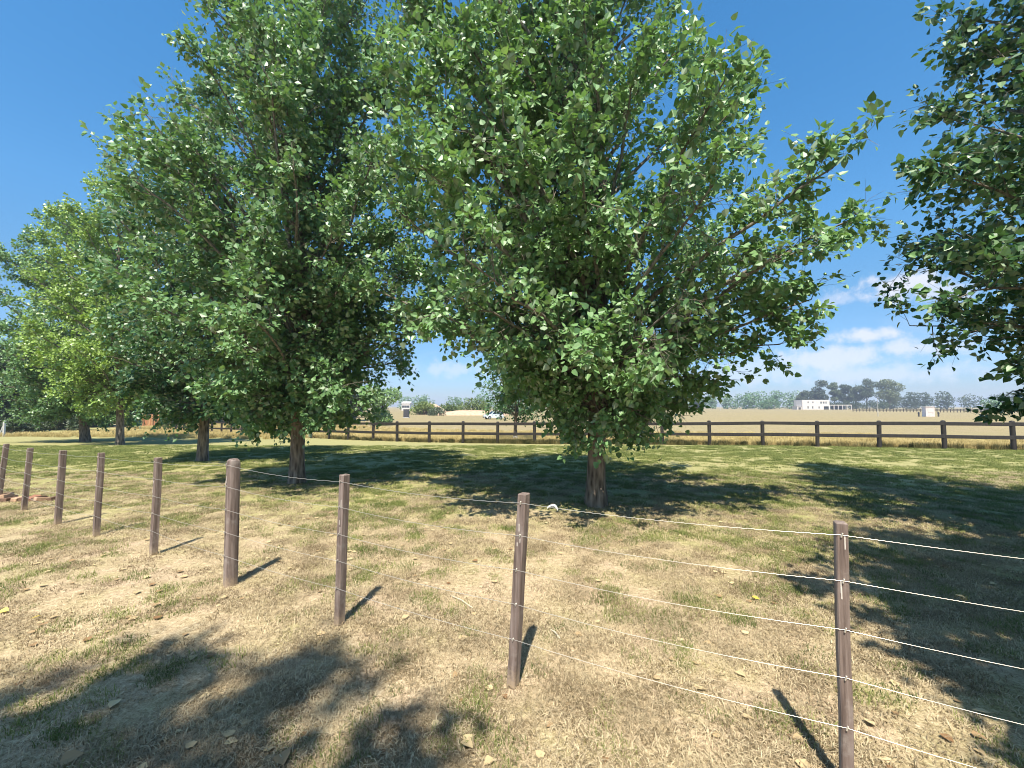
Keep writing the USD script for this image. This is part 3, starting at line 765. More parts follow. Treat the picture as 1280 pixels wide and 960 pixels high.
for i, (b, t_, w) in enumerate(posts):
    ax = t_ - b
    h = np.linalg.norm(ax)
    if w > 0.08:       # thick post with planed corners and a rounded top
        th = np.arange(16) * 2 * np.pi / 16
        z = np.array([-0.25, 0, h * .33, h * .66, h - .05, h - .02, h - .004, h])
        s = np.array([1, 1, .99, .985, .98, .86, .6, .05])
        sq = np.maximum(np.abs(np.cos(th)), np.abs(np.sin(th)))
        rad = np.minimum(1 / sq, 1.16) * w / 2
        V = np.stack([np.outer(s, rad * np.cos(th)), np.outer(s, rad * np.sin(th)), np.repeat(z[:, None], 16, 1)], -1).reshape(-1, 3)
        n, k = np.meshgrid(np.arange(len(z) - 1), np.arange(16), indexing="ij")
        q = np.stack([n * 16 + k, n * 16 + (k + 1) % 16, (n + 1) * 16 + (k + 1) % 16, (n + 1) * 16 + k], -1).reshape(-1, 4)
        F = np.vstack([q[:, [0, 1, 2]], q[:, [0, 2, 3]], [(7 * 16, 7 * 16 + j, 7 * 16 + j + 1) for j in range(1, 15)]])
        sm = 25
    else:
        parts = []
        V, F = chamfer_box(w, w * 1.15, h + 0.2, 0.005, (0, 0, h / 2 - 0.1))
        tm = trimesh.Trimesh(V, F).subdivide_to_size(0.09)
        V, F = vf(tm)
        q = V.copy(); q[:, 2] *= 0.4
        V = V + np.stack([meshkit.fbm(q * 7 + i * 9, 2, 1) - .5, meshkit.fbm(q * 7 + i * 9, 2, 2) - .5, 0 * V[:, 0]], 1) * 0.006
        sm = 35
    c, s_ = math.cos(rotz + rng.normal(0, .12)), math.sin(rotz + rng.normal(0, .05))
    V = np.stack([V[:, 0] * c - V[:, 1] * s_, V[:, 0] * s_ + V[:, 1] * c, V[:, 2]], 1)
    V[:, :2] += (ax[:2] / ax[2])[None] * V[:, 2:]
    pst = obj("thick_post" if w > 0.08 else "post", (V + (b - o), F), REDBROWN, wf, smooth=sm, label="thick post with planed corners and a rounded top" if w > 0.08 else None)
    for wz in WZ:
        obj("staple", chamfer_box(0.006, 0.012, 0.022, 0.0015, b - o + ax * wz + face * (w * 0.62) + run * rng.uniform(-.008, .008), rotz, 0, .3), GALV, pst)
    for _ in range(3):
        zc = rng.uniform(0.55, 0.93)
        obj("paint_chip", chamfer_box(0.005, 0.002, rng.uniform(0.02, 0.07), 0.0008, b - o + ax * zc + face * (w * 0.60) + run * rng.uniform(-.012, .012), rotz), CHIP, pst)
for wz in WZ:
    P = []
    for i in range(len(posts) - 1):
        A = posts[i][0] + (posts[i][1] - posts[i][0]) * wz + face * (posts[i][2] * 0.62)
        B = posts[i + 1][0] + (posts[i + 1][1] - posts[i + 1][0]) * wz + face * (posts[i + 1][2] * 0.62)
        for s in np.linspace(0, 1, 8)[:-1]:
            P.append(A + (B - A) * s - np.array([0, 0, 0.02 * 4 * s * (1 - s) * (1 + .3 * math.sin(wz * 40 + i))]))
    P = np.array(P) - o
    obj("wire", tubes(P[None], np.full((1, len(P)), 0.0013), 6), GALV, wf, smooth=True)

# white rag knotted on the top wire
A = posts[9][0] + (posts[9][1] - posts[9][0]) * WZ[0]; B = posts[10][0] + (posts[10][1] - posts[10][0]) * WZ[0]
rg = up_to(691, 632, (A + (B - A) * 0.075)[1] - 0.03)
RAG = plain("white_cloth", (0.80, 0.80, 0.78), 0.85, 40, 0.08)
rag = thing("cloth_strip", "small white rag knotted on the top wire before the central poplar's trunk", "cloth", rg)
UsdGeom.Xformable(rag).AddScaleOp().Set(Gf.Vec3f(0.62, 0.62, 0.62))


def ribbon(pts, widths, thick=0.002):
    pts = np.array(pts, float); V = []
    for p, w in zip(pts, widths):
        V += [p + [0, -thick, w / 2], p + [0, -thick, -w / 2], p + [0, thick, -w / 2], p + [0, thick, w / 2]]
    F = []
    n = len(pts)
    for i in range(n - 1):
        for k in range(4):
            a, b_ = i * 4 + k, i * 4 + (k + 1) % 4
            F += [(a, b_, b_ + 4), (a, b_ + 4, a + 4)]
    F += [(0, 2, 1), (0, 3, 2), (4 * n - 4, 4 * n - 3, 4 * n - 2), (4 * n - 4, 4 * n - 2, 4 * n - 1)]
    return np.array(V), np.array(F)


obj("long_tail", ribbon([(0.005, 0, .006), (-.02, -.004, .002), (-.035, -.006, -.004), (-.048, -.004, -.014), (-.056, 0, -.026)], [.012, .016, .014, .018, .008]), RAG, rag, smooth=30)
obj("wide_tail", ribbon([(0.0, 0, .006), (.018, -.006, .004), (.032, -.008, -.010), (.044, -.006, -.028), (.050, -.002, -.045)], [.014, .024, .030, .028, .010]), RAG, rag, smooth=30)
obj("knot", vf(trimesh.creation.icosphere(1, 0.011)), RAG, rag, smooth=True)

# ------------------------------------------------------------------ bricks, braced post, board screen, box
TERRA = [plain(f"terracotta_{k}", c, 0.85, 30, 0.25, 0.003) for k, c in (("pale", (0.42, 0.27, 0.17)), ("red", (0.27, 0.125, 0.075)), ("brown", (0.14, 0.08, 0.05)))]
bl = at(24, 626)
br = thing("brick_row", "low row of loose terracotta bricks on the grass behind the leftmost wire fence posts", "bricks", bl)
rng = np.random.default_rng(12)
for lvl, n, h in ((0, 12, 0.03), (1, 5, 0.09)):
    for i in range(n):
        x = -0.72 + i * 0.115 + rng.uniform(-.02, .02) + lvl * 0.05
        y = rng.uniform(-.05, .05) + 0.02
        obj("brick", chamfer_box(0.10 * rng.uniform(.8, 1.1), 0.21, 0.065, 0.006, (x, y, h + float(ground_z(bl[0] + x, bl[1] + y)) - bl[2]), rng.normal(0, .25), rng.normal(0, .12), rng.normal(0, .18)), TERRA[rng.integers(0, 3)], br)
GREYWOOD = plain("weathered_grey_wood", (0.42, 0.41, 0.38), 0.8, 12, 0.25, 0.003, (1, 1, .15))
bp = col(7, 33)
bpost = thing("braced_post", "pale grey timber post with a slanting brace at the left edge of the lawn", "post", bp)
obj("upright", chamfer_box(0.13, 0.13, 1.35, 0.012, (0, 0, 0.55)), GREYWOOD, bpost)
obj("brace", tubes(np.array([[(-.48, 0, -.06), (-.24, 0, .4), (-0.066, 0, .85)]]), np.full((1, 3), .045), 8, True), GREYWOOD, bpost)
BOARD = [plain(f"board_{k}", c, 0.8, 10, 0.3, 0.003, (1, 1, .15)) for k, c in (("rust", (0.30, 0.13, 0.055)), ("tan", (0.40, 0.22, 0.10)), ("dark", (0.15, 0.07, 0.035)))]
sb = col(190, 54)
scr = thing("board_screen", "reddish brown screen of upright boards beside the end of the rail fence", "screen", sb)
rng = np.random.default_rng(3)
for i in range(13):
    obj("board", chamfer_box(0.155, 0.03, 1.75 * rng.uniform(.94, 1.04), 0.006, (-1.08 + i * 0.168, rng.uniform(-.01, .01), 0.82)), BOARD[rng.integers(0, 3)], scr)
for z in (0.4, 1.35):
    obj("crossbar", chamfer_box(2.3, 0.06, 0.09, 0.006, (-0.07, 0.06, z)), BOARD[2], scr)
DARKMET = plain("dark_grey_metal", (0.05, 0.05, 0.055), 0.5, 6, 0.3)
bx0 = col(508, 95)
bx1 = thing("transformer_box", "dark grey upright box standing alone in the pasture beside the rounded tree", "utility box", bx0)
obj("body", chamfer_box(1.15, 0.9, 1.85, 0.03, (0, 0, 0.98)), DARKMET, bx1)
obj("plinth", chamfer_box(1.3, 1.05, 0.3, 0.02, (0, 0, 0.0)), plain("concrete", (0.4, 0.39, 0.36), .9, 6, .2), bx1)
obj("lid", chamfer_box(1.25, 1.0, 0.08, 0.02, (0, 0, 1.945)), DARKMET, bx1)
obj("door", chamfer_box(0.95, 0.03, 1.5, 0.008, (0, -0.462, 1.0)), DARKMET, bx1)
# earth mound
EARTH = plain("bare_earth", (0.42, 0.29, 0.19), 0.95, 1.2, 0.25, 0.1)
for lab, px, yy, w, d, h, sd in (("pale bare earth mound in the pasture between the dark box and the car", 541, 135, 11, 8, 3.6, 1), ("long low bank of reddish earth behind the parked car", 588, 124, 26, 6, 1.5, 2)):
    g = np.linspace(-1, 1, 25)
    X, Y = np.meshgrid(g, g)
    R = np.sqrt(X ** 2 + Y ** 2)
    Z = np.clip(1 - R ** 1.6, -0.1, 1) * h * (0.75 + .5 * meshkit.fbm(np.stack([X * 2.5, Y * 2.5, 0 * X], -1), 3, sd))
    V = np.stack([X * w / 2, Y * d / 2, Z], -1).reshape(-1, 3)
    i, j = np.meshgrid(np.arange(24), np.arange(24), indexing="ij"); a = i * 25 + j
    q = np.stack([a, a + 1, a + 26, a + 25], -1).reshape(-1, 4)
    mo = obj("earth_mound", (V + col(px, yy), np.vstack([q[:, [0, 1, 2]], q[:, [0, 2, 3]]])), EARTH, smooth=True)
    tag(mo, lab, "mound")

# ------------------------------------------------------------------ parked car
PAINT = M("pale_car_paint", {"p": ("principled_bsdf", {"base_color": (0.55, 0.62, 0.60), "roughness": 0.3, "coat_weight": 0.6, "coat_roughness": 0.08})}, [], "p.BSDF")
GLASS = M("tinted_window", {"p": ("principled_bsdf", {"base_color": (0.015, 0.02, 0.022), "roughness": 0.08})}, [], "p.BSDF")
RUBBER = plain("tyre_rubber", (0.025, 0.025, 0.025), 0.85, 20, .2)
ALLOY = plain("wheel_metal", (0.5, 0.5, 0.5), 0.35, 20, .1, metallic=.8)
LAMP = M("lamp_lens", {"p": ("principled_bsdf", {"base_color": (0.75, 0.76, 0.78), "roughness": 0.1})}, [], "p.BSDF")
TAIL = M("tail_lens", {"p": ("principled_bsdf", {"base_color": (0.45, 0.02, 0.02), "roughness": 0.15})}, [], "p.BSDF")
cp = col(617, 86)
car = thing("parked_car", "pale estate car parked in the dry pasture beyond the rail fence", "car", cp, rz=math.pi + 0.5)
prof = np.array([(-2.0, .32), (-2.03, .62), (-1.98, .98), (-1.9, 1.05), (-1.6, 1.62), (-1.45, 1.68), (0.15, 1.70), (0.35, 1.66), (0.95, 1.10), (1.72, .98), (1.95, .86), (2.02, .6), (1.98, .32)])
ys = np.array([-0.84, -0.80, 0.80, 0.84])
V, F = [], []
import shapely.geometry as sg
lower = sg.Polygon([(-2.0, .30), (-2.04, .62), (-1.99, .98), (-1.92, 1.03), (.95, 1.05), (1.74, .95), (1.97, .84), (2.04, .58), (1.98, .30)])
for wxx in (-1.25, 1.28):
    lower = lower.difference(sg.Point(wxx, .31).buffer(.38))
m = trimesh.creation.extrude_polygon(lower, 1.66, engine="earcut")
v = np.array(m.vertices); v = np.stack([v[:, 0], v[:, 2] - .83, v[:, 1]], 1)
v[:, 1] *= 1 - 0.06 * (v[:, 2] > 0.9) - 0.08 * (np.abs(v[:, 0]) > 1.9)
obj("body", (v, np.array(m.faces)[:, ::-1]), PAINT, car, smooth=30)
cab = np.array([(-1.93, .79, 1.02), (-1.60, .66, 1.64), (.12, .66, 1.68), (.98, .79, 1.03)])
hullp = np.vstack([cab, cab * [1, -1, 1]])
obj("cabin", vf(trimesh.convex.convex_hull(hullp)), PAINT, car)
obj("roof_panel", chamfer_box(1.7, 1.26, .05, .02, (-.74, 0, 1.685), 0, 0, -.022), PAINT, car)


def quad(a, b, c_, d_, n, t=0.012):
    q = np.array([a, b, c_, d_], float); n = np.array(n, float)
    return np.vstack([q + n * t, q - n * t]), np.array([(0, 1, 2), (0, 2, 3), (4, 6, 5), (4, 7, 6), (0, 4, 5), (0, 5, 1), (1, 5, 6), (1, 6, 2), (2, 6, 7), (2, 7, 3), (3, 7, 4), (3, 4, 0)])


sl = .13 / .62
yz = lambda z: .79 - (z - 1.02) * (.13 / .64)
for s in (-1, 1):
    for x0, x1, x2, x3 in ((-1.78, -1.18, -1.18, -1.53), (-1.10, -.42, -.42, -1.10), (-.34, .72, .10, -.34)):
        obj("side_window", quad((x0, s * yz(1.08), 1.08), (x1, s * yz(1.08), 1.08), (x2, s * yz(1.58), 1.58), (x3, s * yz(1.58), 1.58), (0, s, .2)), GLASS, car)
obj("windscreen", quad((.93, -.70, 1.09), (.93, .70, 1.09), (.20, .58, 1.63), (.20, -.58, 1.63), (.6, 0, .8)), GLASS, car)
obj("rear_window", quad((-1.88, -.68, 1.12), (-1.88, .68, 1.12), (-1.63, .58, 1.58), (-1.63, -.58, 1.58), (-.87, 0, .45)), GLASS, car)
for s in (-1, 1):
    for wxx in (-1.25, 1.28):
        c = trimesh.creation.cylinder(.31, .2, sections=24); c.apply_transform(trimesh.transformations.rotation_matrix(math.pi / 2, [1, 0, 0])); c.apply_translation((wxx, s * .73, .31))
        wh = obj("wheel", vf(c), RUBBER, car, smooth=40)
        c = trimesh.creation.cylinder(.19, .03, sections=20); c.apply_transform(trimesh.transformations.rotation_matrix(math.pi / 2, [1, 0, 0])); c.apply_translation((wxx, s * .835, .31))
        obj("rim", vf(c), ALLOY, wh, smooth=40)
    obj("headlight", chamfer_box(.12, .34, .17, .03, (1.94, s * .56, .72)), LAMP, car)
    obj("tail_light", chamfer_box(.08, .14, .34, .02, (-2.0, s * .68, .88)), TAIL, car)
    obj("mirror", chamfer_box(.1, .18, .13, .03, (.72, s * .92, 1.1)), PAINT, car)
obj("front_bumper", chamfer_box(.16, 1.6, .24, .04, (2.02, 0, .42)), RUBBER, car)
obj("rear_bumper", chamfer_box(.14, 1.6, .22, .04, (-2.04, 0, .42)), RUBBER, car)
obj("number_plate", chamfer_box(.02, .4, .12, .004, (2.105, 0, .44)), LAMP, car)

# ------------------------------------------------------------------ white house, booth, pole, far buildings
WHITE = plain("white_render", (0.56, 0.51, 0.46), 0.85, 0.8, 0.06)
SHADE = plain("dark_opening", (0.05, 0.045, 0.04), 0.5, 2, .2)
PANE = M("far_window_pane", {"p": ("principled_bsdf", {"base_color": (0.04, 0.05, 0.06), "roughness": 0.08})}, [], "p.BSDF")
SLAB = plain("roof_slab", (0.62, 0.6, 0.56), 0.9, 1, .1)
hp = col(1020, 330)
house = thing("white_house", "white flat-roofed two-storey house with a long open pergola at the far side of the pasture", "house", hp, rz=-0.0)
S = 330 / FPX    # metres per pixel there
lo, hi = -17 * S, 17 * S
import shapely
wins = [(-6.0, 5.4, 1.1, 1.4), (-2.3, 5.4, 1.1, 1.4), (-6.2, 1.4, 1.2, 2.0), (-2.6, 1.4, 1.2, 2.0), (4.3, 5.2, 1.5, 1.8), (6.3, 5.2, 1.3, 1.8), (8.2, 5.2, 1.2, 1.8), (2.6, 1.3, 1.2, 1.8)]
facade = shapely.box(lo, 0, hi, 7.7)
for x, z, w, h in wins:
    facade = facade.difference(shapely.box(x - w / 2, z - h / 2 + .3, x + w / 2, z + h / 2 + .3))
facade = facade.difference(shapely.box(6.2, -0.1, 10.2, 2.7))
m = trimesh.creation.extrude_polygon(facade, .35, engine="earcut")
v = np.array(m.vertices)
obj("front_wall", (np.stack([v[:, 0], .35 - v[:, 2], v[:, 1]], 1), np.array(m.faces)), WHITE, house)
for x in (lo + .175, hi - .175):
    obj("side_wall", box(.35, 9.6, 7.7, (x, 5.16, 3.85)), WHITE, house)
obj("rear_wall", box(hi - lo - .72, .35, 7.7, (0, 9.8, 3.85)), WHITE, house)
obj("floor_slab", box(hi - lo - .72, 9.2, .3, (0, 5.0, 3.7)), SLAB, house)
obj("roof", box(hi - lo - .72, 9.2, .25, (0, 5.0, 7.3)), SLAB, house)
for x, z, w, h in wins:
    wn = obj("window", join([box(w, .08, .08, (x, .2, z + .3 + s * (h / 2 - .04))) for s in (-1, 1)] + [box(.08, .08, h - .17, (x + s * (w / 2 - .04), .2, z + .3)) for s in (-1, 0, 1)]), SLAB, house)
    obj("pane", box(w - .1, .02, h - .1, (x, .25, z + .3)), PANE, wn)
obj("garage_opening", box(3.9, .1, 2.65, (8.2, .9, 1.35)), SHADE, house)
pw = 28 * S
pg = obj("pergola_roof", box(pw, 6.5, .45, (hi + pw / 2 + .02, 3.4, 3.55)), WHITE, house)
for k in range(6):
    for y in (.45, 6.3):
        obj("pergola_post", box(.42, .42, 3.3, (hi + .3 + k * (pw - .6) / 5, y, 1.65)), WHITE, house)
obj("pergola_wall", box(pw * .55, .3, 3.3, (hi + pw * .62, 6.3 - .4, 1.65)), SHADE, house)
obj("annex", box(3.4, 6, 2.6, (lo - 1.72, 4.0, 1.3)), WHITE, house)
obj("annex_roof", box(3.8, 6.6, .3, (lo - 1.92, 4.0, 2.76)), WHITE, house)
obj("annex_door", box(1.9, .1, 1.9, (lo - 1.6, .96, .98)), SHADE, house)

PINK = plain("faded_pink_render", (0.56, 0.47, 0.43), 0.9, 2.0, 0.15)
bo = col(1160, 106)
booth = thing("booth", "small pale booth standing in the pasture between two dark posts", "booth", bo, rz=-0.35)
obj("walls", join([chamfer_box(1.75, .12, 2.5, .01, (0, -.8, 1.25)), chamfer_box(.12, 1.5, 2.5, .01, (-.82, .02, 1.25)), chamfer_box(.12, 1.5, 2.5, .01, (.82, .02, 1.25)), chamfer_box(1.75, .12, 2.5, .01, (0, .84, 1.25))]), PINK, booth)
obj("roof", chamfer_box(1.95, 1.95, .12, .02, (0, 0, 2.57)), WHITE, booth)
obj("notice_panel", chamfer_box(1.1, .04, .75, .008, (.1, -.885, 1.5)), WHITE, booth)
for px, lab in ((1148, "short dark post in the pasture, left of the pale booth"), (1172.5, "short dark post in the pasture, right of the pale booth")):
    p = thing("gate_post", lab, "post", col(px, 106))
    obj("shaft", round_post(.16, 1.25), DARKMET, p, smooth=40)
    obj("collar", chamfer_box(.40, .40, .1, .02, (0, 0, .9)), DARKMET, p)
lp = thing("lamp_pole", "slender grey pole standing in the pasture before the eucalyptus group", "pole", col(1097, 108))
z = np.linspace(-.2, 5, 6)
obj("shaft", tubes(np.stack([0 * z, 0 * z, z], 1)[None], np.linspace(.07, .045, 6)[None], 8, True), GREYWOOD, lp, smooth=True)
obj("lamp_head", chamfer_box(.5, .22, .12, .03, (.12, 0, 5.03)), DARKMET, lp)
for i, (px, yy, w, h, lab) in enumerate([(786, 240, 13, 4.6, "low white shed in the pasture, glimpsed right of the central trunk"), (672, 300, 24, 5.5, "long white building glimpsed between leaves left of the central trunk"),
                                         (507, 260, 5, 4.5, "far white building glimpsed just above the dark box")]):
    b = thing("far_building", lab, "building", col(px, yy))
    obj("wall", box(w, 8, h, (0, 4, h / 2)), WHITE, b)
    mh = np.array([(-w / 2 - .3, -.4, h), (w / 2 + .3, -.4, h), (w / 2 + .3, 8.4, h), (-w / 2 - .3, 8.4, h), (-w / 2 - .3, 4, h + 1.1), (w / 2 + .3, 4, h + 1.1)])
    obj("roof", vf(trimesh.convex.convex_hull(mh + [0, 0, .004])), SLAB, b)
    for k in range(3):
        obj("window", box(1.4, .08, 1.4, ((k - 1) * w * .3, -.03, h * .55)), PANE, b)
# utility poles along the horizon woodland
for px, yy, h, lab in ((900, 260, 8.5, "thin pale pole before the woodland left of the white house"), (1228, 230, 4, "thin post by the far fence at the right")):
    p = thing("utility_pole", lab, "pole", col(px, yy))
    z = np.linspace(-.2, h, 5)
    obj("shaft", tubes(np.stack([0 * z, 0 * z, z], 1)[None], np.full((1, 5), .14), 8, True), GREYWOOD, p, smooth=True)
    obj("crossarm", chamfer_box(1.4, .12, .12, .02, (0, -.16, h - .5)), GREYWOOD, p)


# ------------------------------------------------------------------ summer haze over the plain
HAZE = usdkit.material(stage, "/World/Looks/haze", {"v": ("principled_volume", {"color": (0.88, 0.92, 1.0), "density": 0.00040, "anisotropy": 0.25})}, [], volume="v.volume")
hz_ = obj("haze", box(3600, 3600, 36.5, (0, 0, 14.25)), HAZE)
tag(hz_, kind="stuff")

# ------------------------------------------------------------------ grass, weeds, fallen leaves
def instancer(name, protos, mat, P, scale, rot, idx, label, category):
    pi = UsdGeom.PointInstancer.Define(stage, numbered("/World/" + name))
    targets = []
    for k, g in enumerate(protos):
        m = usdkit.mesh(stage, f"{pi.GetPath()}/tuft_{k:03d}" if k else f"{pi.GetPath()}/tuft", g, mat)
        targets.append(m.GetPath())
    pi.CreatePrototypesRel().SetTargets(targets)
    pi.CreateProtoIndicesAttr(Vt.IntArray.FromNumpy(np.asarray(idx, np.int32)))
    pi.CreatePositionsAttr(Vt.Vec3fArray.FromNumpy(np.asarray(P, np.float32)))
    h = np.asarray(rot, float) / 2
    pi.CreateOrientationsAttr(Vt.QuathArray([Gf.Quath(float(math.cos(a)), 0.0, 0.0, float(math.sin(a))) for a in h]))
    pi.CreateScalesAttr(Vt.Vec3fArray.FromNumpy(np.repeat(np.asarray(scale, np.float32)[:, None], 3, 1)))
    return tag(pi, label, category, kind="stuff")


def blades(rng, n, spread, hmin, hmax, w, lay, tilt=0.0):
    a = rng.uniform(0, 6.28, n); r = spread * np.sqrt(rng.uniform(0, 1, n))
    b = np.stack([np.cos(a) * r, np.sin(a) * r, np.full(n, -0.004)], 1)
    az = rng.uniform(0, 6.28, n); out = np.stack([np.cos(az), np.sin(az), 0 * az], 1)
    side = np.stack([-np.sin(az), np.cos(az), 0 * az], 1)
    h = rng.uniform(hmin, hmax, n); ly = lay * rng.uniform(0.3, 1.2, n)
    m = b + out * (h * ly * 0.35)[:, None] + np.array([0, 0, 1.0]) * (h * 0.62)[:, None]
    t = b + out * (h * ly)[:, None] + np.array([0, 0, 1.0]) * (h * np.clip(1 - 0.35 * ly, .15, 1))[:, None]
    ww = (w * rng.uniform(.6, 1.3, n))[:, None]
    V = np.stack([b - side * ww / 2, b + side * ww / 2, m + side * ww * .42, m - side * ww * .42, t], 1)
    f = np.array([(0, 1, 2), (0, 2, 3), (3, 2, 4)])
    return V.reshape(-1, 3), (np.arange(n)[:, None, None] * 5 + f).reshape(-1, 3)


def grass_look(name, a, b, trans=.2):
    n = {"g": ("geometry", {}), "oi": ("object_info", {}), "add": ("math", {"math_type": "add"}), "fr": ("math", {"math_type": "fraction"}), "r": ("rgb_ramp", {"ramp": [(0, a), (1, b)]}),
         "p": ("principled_bsdf", {"roughness": .7, "specular_ior_level": .25}), "t": ("translucent_bsdf", {}), "mx": ("mix_closure", {"fac": trans})}
    return M(name, n, [("g.random_per_island", "add.value1"), ("oi.random", "add.value2"), ("add.value", "fr.value1"), ("fr.value", "r.fac"), ("r.color", "p.base_color"), ("r.color", "t.color"), ("p.BSDF", "mx.closure1"), ("t.BSDF", "mx.closure2")], "mx.closure")


STRAW = grass_look("dry_grass_blade", (0.16, 0.115, 0.06), (0.60, 0.50, 0.32))
GREEN = grass_look("green_grass_blade", (0.09, 0.125, 0.03), (0.26, 0.285, 0.085))
GOLD = grass_look("tall_dry_grass", (0.33, 0.25, 0.09), (0.60, 0.49, 0.22))
WEED = grass_look("weed_blade", (0.05, 0.06, 0.02), (0.20, 0.17, 0.07))
rng = np.random.default_rng(99)


def scatter(rng, n, y0, y1, power=1.0, margin=1.0):
    """Points on the lawn inside the view wedge between two distances, denser near."""
    y = y0 + (y1 - y0) * rng.uniform(0, 1, n) ** power
    x = rng.uniform(-1, 1, n) * (y * 1.28 + margin)
    return x, y


dry = [blades(rng, 95, .13, .014, .042, .0042, 1.7) for _ in range(5)]
x, y = scatter(rng, 11500, 1.5, 11.0, 0.85)
p3 = np.stack([x, y, 0 * x], -1)
soil = meshkit.fbm(p3 * 0.9 + 3.0, 3, 41)
keep = rng.uniform(0, 1, len(x)) < np.clip(1.5 - (soil - .38) * 5, .25, 1)
x, y = x[keep], y[keep]
instancer("dry_grass", dry, STRAW, np.stack([x, y, ground_z(x, y)], 1), rng.uniform(.7, 1.25, len(x)), rng.uniform(0, 6.28, len(x)), rng.integers(0, 5, len(x)), "short straw coloured dry grass covering the near lawn", "grass")
grn = [blades(rng, 90, .10, .015, .05, .0036, .9) for _ in range(5)]
x, y = scatter(rng, 60000, 1.5, 20.0, 0.9)
p3 = np.stack([x, y, 0 * x], -1)
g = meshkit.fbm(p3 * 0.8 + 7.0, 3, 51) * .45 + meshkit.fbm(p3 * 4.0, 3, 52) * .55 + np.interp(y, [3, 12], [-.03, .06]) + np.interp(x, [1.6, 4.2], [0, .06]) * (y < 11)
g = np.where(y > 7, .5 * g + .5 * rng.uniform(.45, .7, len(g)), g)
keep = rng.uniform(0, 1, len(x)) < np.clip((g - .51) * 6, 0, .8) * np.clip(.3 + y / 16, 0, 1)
x, y = x[keep], y[keep]
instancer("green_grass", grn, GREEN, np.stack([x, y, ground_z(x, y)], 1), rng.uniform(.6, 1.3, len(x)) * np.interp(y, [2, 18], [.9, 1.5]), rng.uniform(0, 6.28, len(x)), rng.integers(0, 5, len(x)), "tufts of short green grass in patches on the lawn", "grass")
tall = [blades(rng, 110, .32, .18, .5, .010, .8) for _ in range(4)]
xl = rng.uniform(-44, -16, 1500); yl = rng.uniform(0, 1, 1500) ** .8 * 14 + np.interp(xl, [-44, -16], [33, 28])
s = rng.uniform(-48, 30, 6500); off = rng.uniform(0, 1, 6500) ** 1.8 * 22 + .25
yy = _fx(s) + off
s, yy = np.r_[s, xl], np.r_[yy, yl]
instancer("tall_dry_grass", tall, GOLD, np.stack([s, yy, ground_z(s, yy)], 1), rng.uniform(.5, 1.0, len(s)), rng.uniform(0, 6.28, len(s)), rng.integers(0, 4, len(s)), "golden uncut grass of the pasture just beyond the rail fence", "grass")
fw = [blades(rng, 90, .16, .10, .36, .011, .5) for _ in range(3)]
s = np.r_[rng.uniform(-2.5, 9.0, 520), rng.uniform(-14, 24, 260)]
yy = _fx(s) + rng.normal(-.12, .12, len(s))
instancer("fence_weeds", fw, WEED, np.stack([s, yy, ground_z(s, yy)], 1), rng.uniform(.5, 1.1, len(s)), rng.uniform(0, 6.28, len(s)), rng.integers(0, 3, len(s)), "dull weeds along the foot of the black rail fence", "weeds")

FALLEN = grass_look("fallen_leaf", (0.20, 0.11, 0.05), (0.62, 0.50, 0.28), .1)
YLEAF = grass_look("yellow_fallen_leaf", (0.62, 0.48, 0.08), (0.72, 0.60, 0.16), .15)


def curled(rng, size):
    q = LEAF_UV.copy(); q[:, 0] -= .5
    q[:, 2] = .22 * np.abs(q[:, 1]) + rng.uniform(.05, .2) * q[:, 0] ** 2 + .03
    t = rng.uniform(-.3, .3)
    q[:, 2] += q[:, 1] * t + .1
    return q * size, LEAF_F


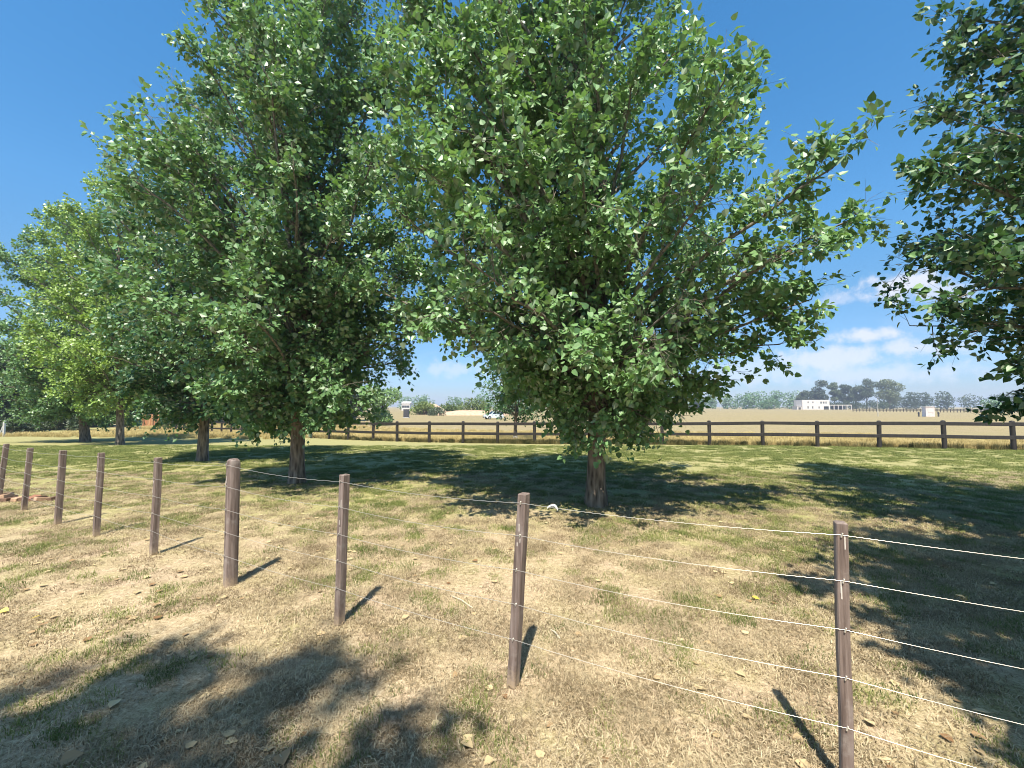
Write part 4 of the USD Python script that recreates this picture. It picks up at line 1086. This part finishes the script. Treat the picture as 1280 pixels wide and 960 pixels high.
fl = [curled(rng, .07) for _ in range(5)]
x, y = scatter(rng, 1500, 1.6, 15, .8)
instancer("fallen_leaves", fl, FALLEN, np.stack([x, y, ground_z(x, y) + .004], 1), rng.uniform(.45, 1.05, len(x)), rng.uniform(0, 6.28, len(x)), rng.integers(0, 5, len(x)), "small dry leaves strewn over the lawn", "leaves")
single = [(90, 953, .085, 0, "large tan fallen leaf at the lower edge of the photo in the left shade"), (1226, 894, .075, 0, "reddish tan fallen leaf below the wires in the right shade"),
          (1247, 766, .075, 0, "pale fallen leaf in the right shade at the photo edge"), (1228, 828, .06, 0, "small grey fallen leaf in the right shade above the reddish tan one"),
          (506, 774, .07, 0, "cream fallen leaf on bare ground right of the second post's shadow"), (196, 758, .07, 0, "curled brown fallen leaf on the lawn left of the thick post"),
          (5, 767, .075, 1, "yellow fallen leaf at the left edge of the photo"), (44, 775, .065, 1, "pale yellow fallen leaf near the left edge of the photo"),
          (353, 955, .09, 0, "broad brown fallen leaf at the bottom edge, left of the middle"), (585, 936, .075, 0, "orange tan fallen leaf on the sunny straw near the bottom edge"),
          (945, 750, .07, 1, "yellow fallen leaf before the edge of the right shade"), (1065, 790, .06, 0, "cream fallen leaf right beside the nearest post"),
          (285, 922, .065, 0, "brown fallen leaf on the dark green tuft in the left shade"), (237, 936, .06, 0, "pinkish fallen leaf left of the dark green tuft"),
          (563, 681, .055, 0, "orange fallen leaf on the lawn midway before the central poplar"), (1092, 673, .06, 0, "tan fallen leaf lying just right of the nearest post's top"),
          (1085, 906, .06, 0, "grey twisted fallen leaf right of the nearest post's foot")]
for px, py, s_, yel, lab in single:
    p = at(px, py)
    v, f = curled(rng, s_)
    a = rng.uniform(0, 6.28)
    v = np.stack([v[:, 0] * math.cos(a) - v[:, 1] * math.sin(a), v[:, 0] * math.sin(a) + v[:, 1] * math.cos(a), v[:, 2] + .012], 1)
    x_ = UsdGeom.Xform.Define(stage, numbered("/World/fallen_leaf"))
    x_.AddTranslateOp().Set(Gf.Vec3d(*map(float, p)))
    obj("blade", (v, f), YLEAF if yel else FALLEN, x_.GetPrim())
    st = np.array([v[0], v[0] + (v[0] - v[1]) * .25, v[0] + (v[0] - v[1]) * .5 - [0, 0, .003]])
    obj("stalk", tubes(st[None], np.full((1, 3), .001), 4), FALLEN, x_.GetPrim())
    tag(x_, lab, "leaf")
STICK = plain("pale_stick", (0.50, 0.42, 0.30), .85, 40, .2)
for pa, pb, lab in (((563, 746), (591, 762), "pale dry stick lying on bare ground between the second and third posts"), ((688, 789), (700, 800), "short dark twig on the lawn right of the third post")):
    a, b = at(*pa), at(*pb)
    tag(obj("stick", (lambda P: (P[0], P[1]))(tubes(np.array([[a + [0, 0, .012], (a + b) / 2 + [0, .01, .02], b + [0, 0, .012]]]), np.full((1, 3), .006), 6, True)), STICK, smooth=True), lab, "stick")
